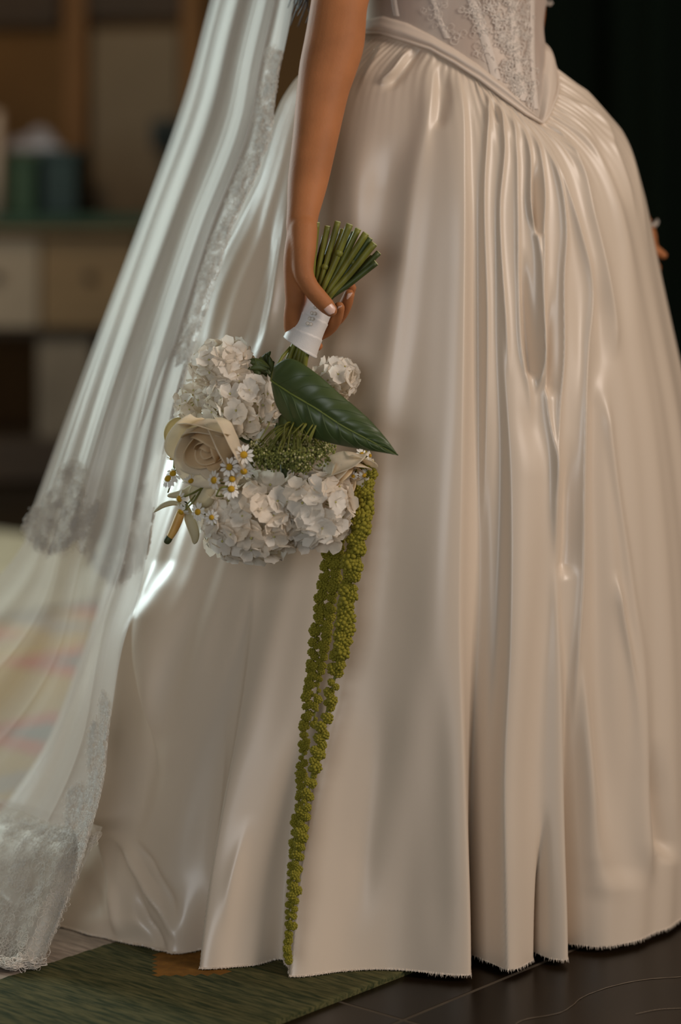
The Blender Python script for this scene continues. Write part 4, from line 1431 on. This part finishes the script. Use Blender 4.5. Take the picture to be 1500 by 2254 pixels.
# --- green umbel (lace flower)
random.seed(31)
um = MB()
node = P(648, 935, BD - .045)
umbel = None
heads = []
for k in range(54):
    a = random.uniform(0, 6.28); r = math.sqrt(random.random())
    px, py = 637 + 86 * r * math.cos(a), 1000 + 34 * r * math.sin(a) - 6 * (r * math.cos(a)) ** 2
    d = BD - .086 + .03 * r * r + .02 * (1 if math.sin(a) < 0 else 0)
    heads.append((px, py, d))
    e_ = P(px, py, d)
    c0 = node + Vector((random.uniform(-.004, .004), random.uniform(-.004, .004), random.uniform(-.003, .003)))
    m0 = c0.lerp(e_, .45) + Vector((0, -.012, .010))
    arr = spline([c0, m0, e_], 8)
    um.tube([Vector(q) for q in arr], .0006, 4, False)
umbel = um.build('umbel', M['stem'], bq)
umbel['label'] = 'green lace flower umbel in the middle'
f1, f2 = MB(), MB()
for (px, py, d) in heads:
    for q in range(48):
        a = random.uniform(0, 6.28); r = math.sqrt(random.random()) * 23
        p = P(px + r * math.cos(a), py + r * .62 * math.sin(a), d + random.uniform(-.007, .007))
        tgt = f2 if (random.random() < (.42 if py < 992 else .12)) else f1
        tgt.ball(p, random.uniform(.0009, .0017), 5, 4)
for mbq, nm, mk in ((f1, 'green_buds', 'umbel'), (f2, 'pale_buds', 'umbel_pale')):
    o = mbq.build(nm, M[mk], umbel); o['kind'] = 'stuff'
# wispy curved stalks above the umbel and dark filler leaves
for k in range(11):
    x0 = random.uniform(570, 690)
    mb_ = MB()
    mb_.tube([Vector(q) for q in spline([P(x0 + random.uniform(10, 40), 928, BD - .05), P(x0 + random.uniform(0, 26), 934, BD - .078), P(x0, 962 + random.uniform(-6, 14), BD - .082)], 9)], .0008, 5)
    mb_.build('stalk', M['stem'], umbel)
random.seed(77)
for k in range(26):
    cx, cy = random.choice([(586, 800), (580, 812), (640, 1040), (620, 950), (690, 950), (560, 970), (640, 960), (780, 1010), (600, 1010)])
    cx += random.uniform(-18, 18); cy += random.uniform(-16, 16)
    d = BD - .005 + random.uniform(-.015, .02)
    a = random.uniform(0, 6.28); ln = random.uniform(.018, .03)
    V = np.zeros((9, 5, 3)); c = P(cx, cy, d)
    dv = Vector((math.cos(a), random.uniform(-.4, .4), math.sin(a))).normalized(); sv = dv.cross(Vector((random.uniform(-.5, .5), -1, random.uniform(-.5, .5)))).normalized(); nv_ = dv.cross(sv)
    for i in range(9):
        t = i / 8
        for j in range(5):
            s_ = j / 2 - 1
            V[i, j] = c + dv * ln * (t - .5) + sv * (s_ * ln * .2 * math.sin(math.pi * (t * .96 + .02)) ** .8) + nv_ * (.12 * ln * s_ * s_ - .1 * ln * t * t)
    link('filler_leaf', grid_mesh('filler_leaf', V), M['stem2'], bq)
mb_ = MB()
mb_.tube([P(638, 850, BD), P(628, 950, BD - .02), P(628, 1045, BD - .03), P(620, 1080, BD - .02)], [.012, .008, .005, .004], 9)
mb_.build('inner_stalk', M['stem2'], bq)

# --- chamomile daisies
dp = MB(); 
petal_grid(dp, 0, .0085, .0022, -.1, .0, 5, 0, .02)
daisy_petal = dp.mesh('petal'); daisy_petal.materials.append(M['daisy'])
dd = MB(); dd.ball((0, 0, .0006), (.0044, .0044, .0034), 12, 8)
daisy_disc = dd.mesh('disc'); daisy_disc.materials.append(M['disc'])


def chamomile(px, py, d, nrm, scale=1.0, stem_to=None, n=11, droop=0.0, roll=0.0):
    c = P(px, py, d)
    nrm = Vector(nrm).normalized()
    q = Vector((0, 0, 1)).rotation_difference(nrm)
    base_m = Matrix.Translation(c) @ q.to_matrix().to_4x4() @ Matrix.Scale(scale, 4)
    sb = MB()
    st_end = P(*stem_to) if stem_to else c - nrm * .03 * scale + Vector((0, .01, -.01))
    sb.tube([Vector(p) for p in spline([c - nrm * .001, c.lerp(st_end, .45) - nrm * .006, st_end], 9)], .0008, 5)
    sb.ball(c - nrm * .0012 * scale, .0030 * scale, 8, 6)
    h = sb.build('chamomile', M['stem'], bq)
    link('disc', daisy_disc, None, h, base_m)
    for k in range(n):
        a = 2 * math.pi * k / n + roll + random.uniform(-.08, .08)
        Mp = Matrix.Rotation(a, 4, 'Z') @ Matrix.Translation((.0030, 0, 0)) @ Matrix.Rotation(droop + random.uniform(-.15, .15), 4, 'Y') @ Matrix.Scale(random.uniform(.9, 1.1), 4)
        link('petal', daisy_petal, None, h, base_m @ Mp)
    return h


random.seed(4)
dF = BD - .085
chamomile(537, 1001, dF - .004, (.05, -1, .05), .95, (560, 1030, dF + .03))
chamomile(505, 1028, dF - .006, (-.1, -1, .1), .92, (548, 1010, dF + .02))
chamomile(537, 1037, dF - .002, (.1, -.75, -.6), .92, (560, 1050, dF + .03), droop=-.2)
chamomile(472, 1057, dF - .008, (-.75, -.6, .1), .95, (508, 1055, dF + .02))
chamomile(511, 1055, dF, (.3, -.75, .6), .85, (480, 1062, dF + .02), droop=.5)
chamomile(509, 1077, dF - .002, (.1, -.7, .7), .95, (476, 1092, dF + .02), droop=.5)
chamomile(381, 1043, BD - .05, (-.1, -.75, .62), .9, (384, 1000, BD - .04), droop=.45)
chamomile(370, 1054, BD - .055, (-.4, -.6, .65), .9, (398, 990, BD - .04), droop=.5)
chamomile(420, 1058, BD - .05, (.5, -.5, -.6), .75, (396, 1036, BD - .03), droop=.4)
chamomile(396, 1098, BD - .06, (-.9, -.35, -.2), .9, (446, 1072, BD - .045), droop=.45)
chamomile(399, 1126, BD - .058, (-.6, -.35, -.75), .85, (446, 1073, BD - .045), droop=.5)
chamomile(377, 1010, BD - .04, (-.3, -.5, .8), .45, (398, 990, BD - .03), n=7, droop=-.6)
chamomile(436, 1127, BD - .06, (-.5, -.8, .1), .85)
chamomile(466, 1139, BD - .075, (-.3, -.9, .1), .7)
chamomile(797, 1000, BD - .03, (.5, -.8, .2), .62, (790, 1020, BD), droop=.3)
chamomile(783, 1022, BD - .035, (.2, -.9, .1), .55, (795, 1040, BD), droop=.4)
chamomile(802, 1046, BD - .03, (.6, -.6, -.4), .6, (790, 1030, BD), droop=.4)
chamomile(778, 1048, BD - .035, (-.2, -.8, -.4), .5, (790, 1030, BD), droop=.4)
chamomile(815, 1003, BD - .028, (.8, -.5, .1), .5, (800, 1015, BD), droop=.3)


# --- lily: orange bud with green tip and pale narrow petals at the left
def ribbon_petal(name, pts, width, mk, parent, curl_=0.003):
    c = spline([P(*p) for p in pts], 24)
    V = np.zeros((24, 7, 3))
    for i in range(24):
        t = i / 23
        tv = Vector(c[min(i + 1, 23)]) - Vector(c[max(i - 1, 0)])
        sv = tv.cross(Vector((0, -1, 0))).normalized()
        for j in range(7):
            s_ = j / 3 - 1
            wv = S(width) * .5 * math.sin(math.pi * (t * .93 + .05)) ** .6
            V[i, j] = Vector(c[i]) + sv * s_ * wv + Vector((0, curl_ * s_ * s_, 0))
    o = link(name, grid_mesh(name, V), M[mk], parent)
    s2 = o.modifiers.new('t', 'SOLIDIFY'); s2.thickness = .0006
    return o


mb_ = MB()
mb_.tube([P(408, 1106, BD - .03), P(404, 1118, BD - .034), P(399, 1128, BD - .036)], [.003, .0035, .0028], 9)
lily = mb_.build('lily', M['stem2'], bq)
lily['label'] = 'lily with orange bud and pale drooping petals'
mb_ = MB()
arr = spline([P(400, 1122, BD - .036), P(392, 1145, BD - .038), P(382, 1168, BD - .04), P(373, 1184, BD - .04)], 18)
mb_.tube([Vector(p) for p in arr], [.0036 + .0016 * math.sin(math.pi * (i / 17) ** .7) for i in range(18)], 12)
mb_.build('bud', M['lily_o'], lily)
mb_ = MB()
arr = spline([P(374, 1182, BD - .04), P(369, 1190, BD - .04), P(366, 1197, BD - .04)], 8)
mb_.tube([Vector(p) for p in arr], [.0038, .0041, .0042, .0042, .0040, .0036, .003, .0016], 12)
mb_.build('bud_tip', M['tip'], lily)
ribbon_petal('petal', [(408, 1112, BD - .03), (416, 1140, BD - .034), (428, 1175, BD - .034), (428, 1198, BD - .03)], 24, 'lily_p', lily)
ribbon_petal('petal', [(400, 1112, BD - .03), (380, 1108, BD - .03), (358, 1114, BD - .03), (338, 1128, BD - .028)], 12, 'lily_p', lily)
ribbon_petal('petal', [(450, 1062, BD - .04), (428, 1074, BD - .042), (400, 1088, BD - .04), (368, 1092, BD - .036)], 20, 'lily_p', lily)
ribbon_petal('petal', [(470, 1068, BD - .044), (450, 1080, BD - .05), (440, 1100, BD - .05), (430, 1116, BD - .046)], 60, 'lily_p', lily)
ribbon_petal('petal', [(402, 925, BD - .005), (384, 945, BD - .012), (384, 970, BD - .014), (398, 995, BD - .01)], 44, 'lily_y', lily)
for pts in ([(400, 985, BD - .03), (386, 1000, BD - .036), (383, 1030, BD - .04)], [(448, 1072, BD - .05), (425, 1085, BD - .055), (400, 1096, BD - .055)],
            [(446, 1073, BD - .05), (425, 1105, BD - .055), (404, 1124, BD - .055)], [(476, 1092, dF), (486, 1074, dF - .002), (502, 1072, dF)],
            [(378, 1060, BD - .05), (374, 1072, BD - .045), (370, 1084, BD - .04)]):
    mb_ = MB(); mb_.tube([Vector(p) for p in spline([P(*q) for q in pts], 10)], .0010, 6); mb_.build('sprig', M['stem'], bq)

# --- trailing amaranthus
tufts = []
random.seed(9)
for k in range(5):
    mb_ = MB()
    for q in range(30):
        y = 1 - 2 * (q + .5) / 30; r = math.sqrt(1 - y * y); a = q * 2.39996 + k
        v = Vector((r * math.cos(a), r * math.sin(a), y)) * random.uniform(.66, .84)
        mb_.ball(v, random.uniform(.22, .32), 6, 4)
    mb_.ball((0, 0, 0), .74, 8, 6)
    me = mb_.mesh('tuft'); me.materials.append(M['amaranth'])
    tufts.append(me)


def strand(pts, n, r0, r1, side, label, seedv, two=True):
    random.seed(seedv)
    c = spline([P(*p) for p in pts], 160)
    mb_ = MB(); mb_.tube([Vector(p) for p in c[::4]], [.0022 * (1 - .6 * i / 40) for i in range(40)], 7)
    s_ = mb_.build('amaranthus_strand', M['stem'], bq)
    s_['label'] = label
    for k in range(n):
        t = (k + .5) / n
        p = Vector(c[min(159, int(t * 159))])
        r = r0 + (r1 - r0) * t
        sgn = 1 if k % 2 else -1
        off = Vector((sgn * side * r * random.uniform(.6, 1.0), random.uniform(-.9, .2) * r, random.uniform(-.3, .3) * r))
        sc = r * random.choice([.62, .8, .95, 1.05, 1.25])
        Mx = Matrix.Translation(p + off) @ Matrix.Rotation(random.uniform(0, 6.28), 4, 'Z') @ Matrix.Rotation(random.uniform(0, 6.28), 4, 'X') @ Matrix.Scale(sc, 4)
        link('tuft', random.choice(tufts), None, s_, Mx)
    return s_


strand([(806, 1012, BD - .01), (800, 1080, BD - .012), (790, 1160, BD - .014), (778, 1240, BD - .014), (766, 1330, BD - .013), (748, 1440, BD - .012), (724, 1550, BD - .014), (697, 1660, BD - .018),
        (676, 1760, BD - .026), (661, 1860, BD - .034), (650, 1960, BD - .042), (641, 2040, BD - .046)], 96, .0104, .0042, .55, 'long amaranthus strand nearest the viewer', 1)
strand([(745, 1150, BD + .012), (722, 1230, BD + .012), (706, 1330, BD + .014), (690, 1440, BD + .014), (676, 1560, BD + .01), (668, 1650, BD), (660, 1750, BD - .012), (648, 1860, BD - .022),
        (640, 1960, BD - .036), (635, 2050, BD - .042), (633, 2116, BD - .046)], 116, .0064, .0038, .5, 'thinner amaranthus strand on the left', 2)
strand([(750, 1160, BD + .004), (742, 1230, BD + .004), (732, 1320, BD + .008), (715, 1410, BD + .012), (702, 1500, BD + .012), (690, 1600, BD + .008)], 52, .0062, .0042, .5, 'short amaranthus strand between the others', 3)
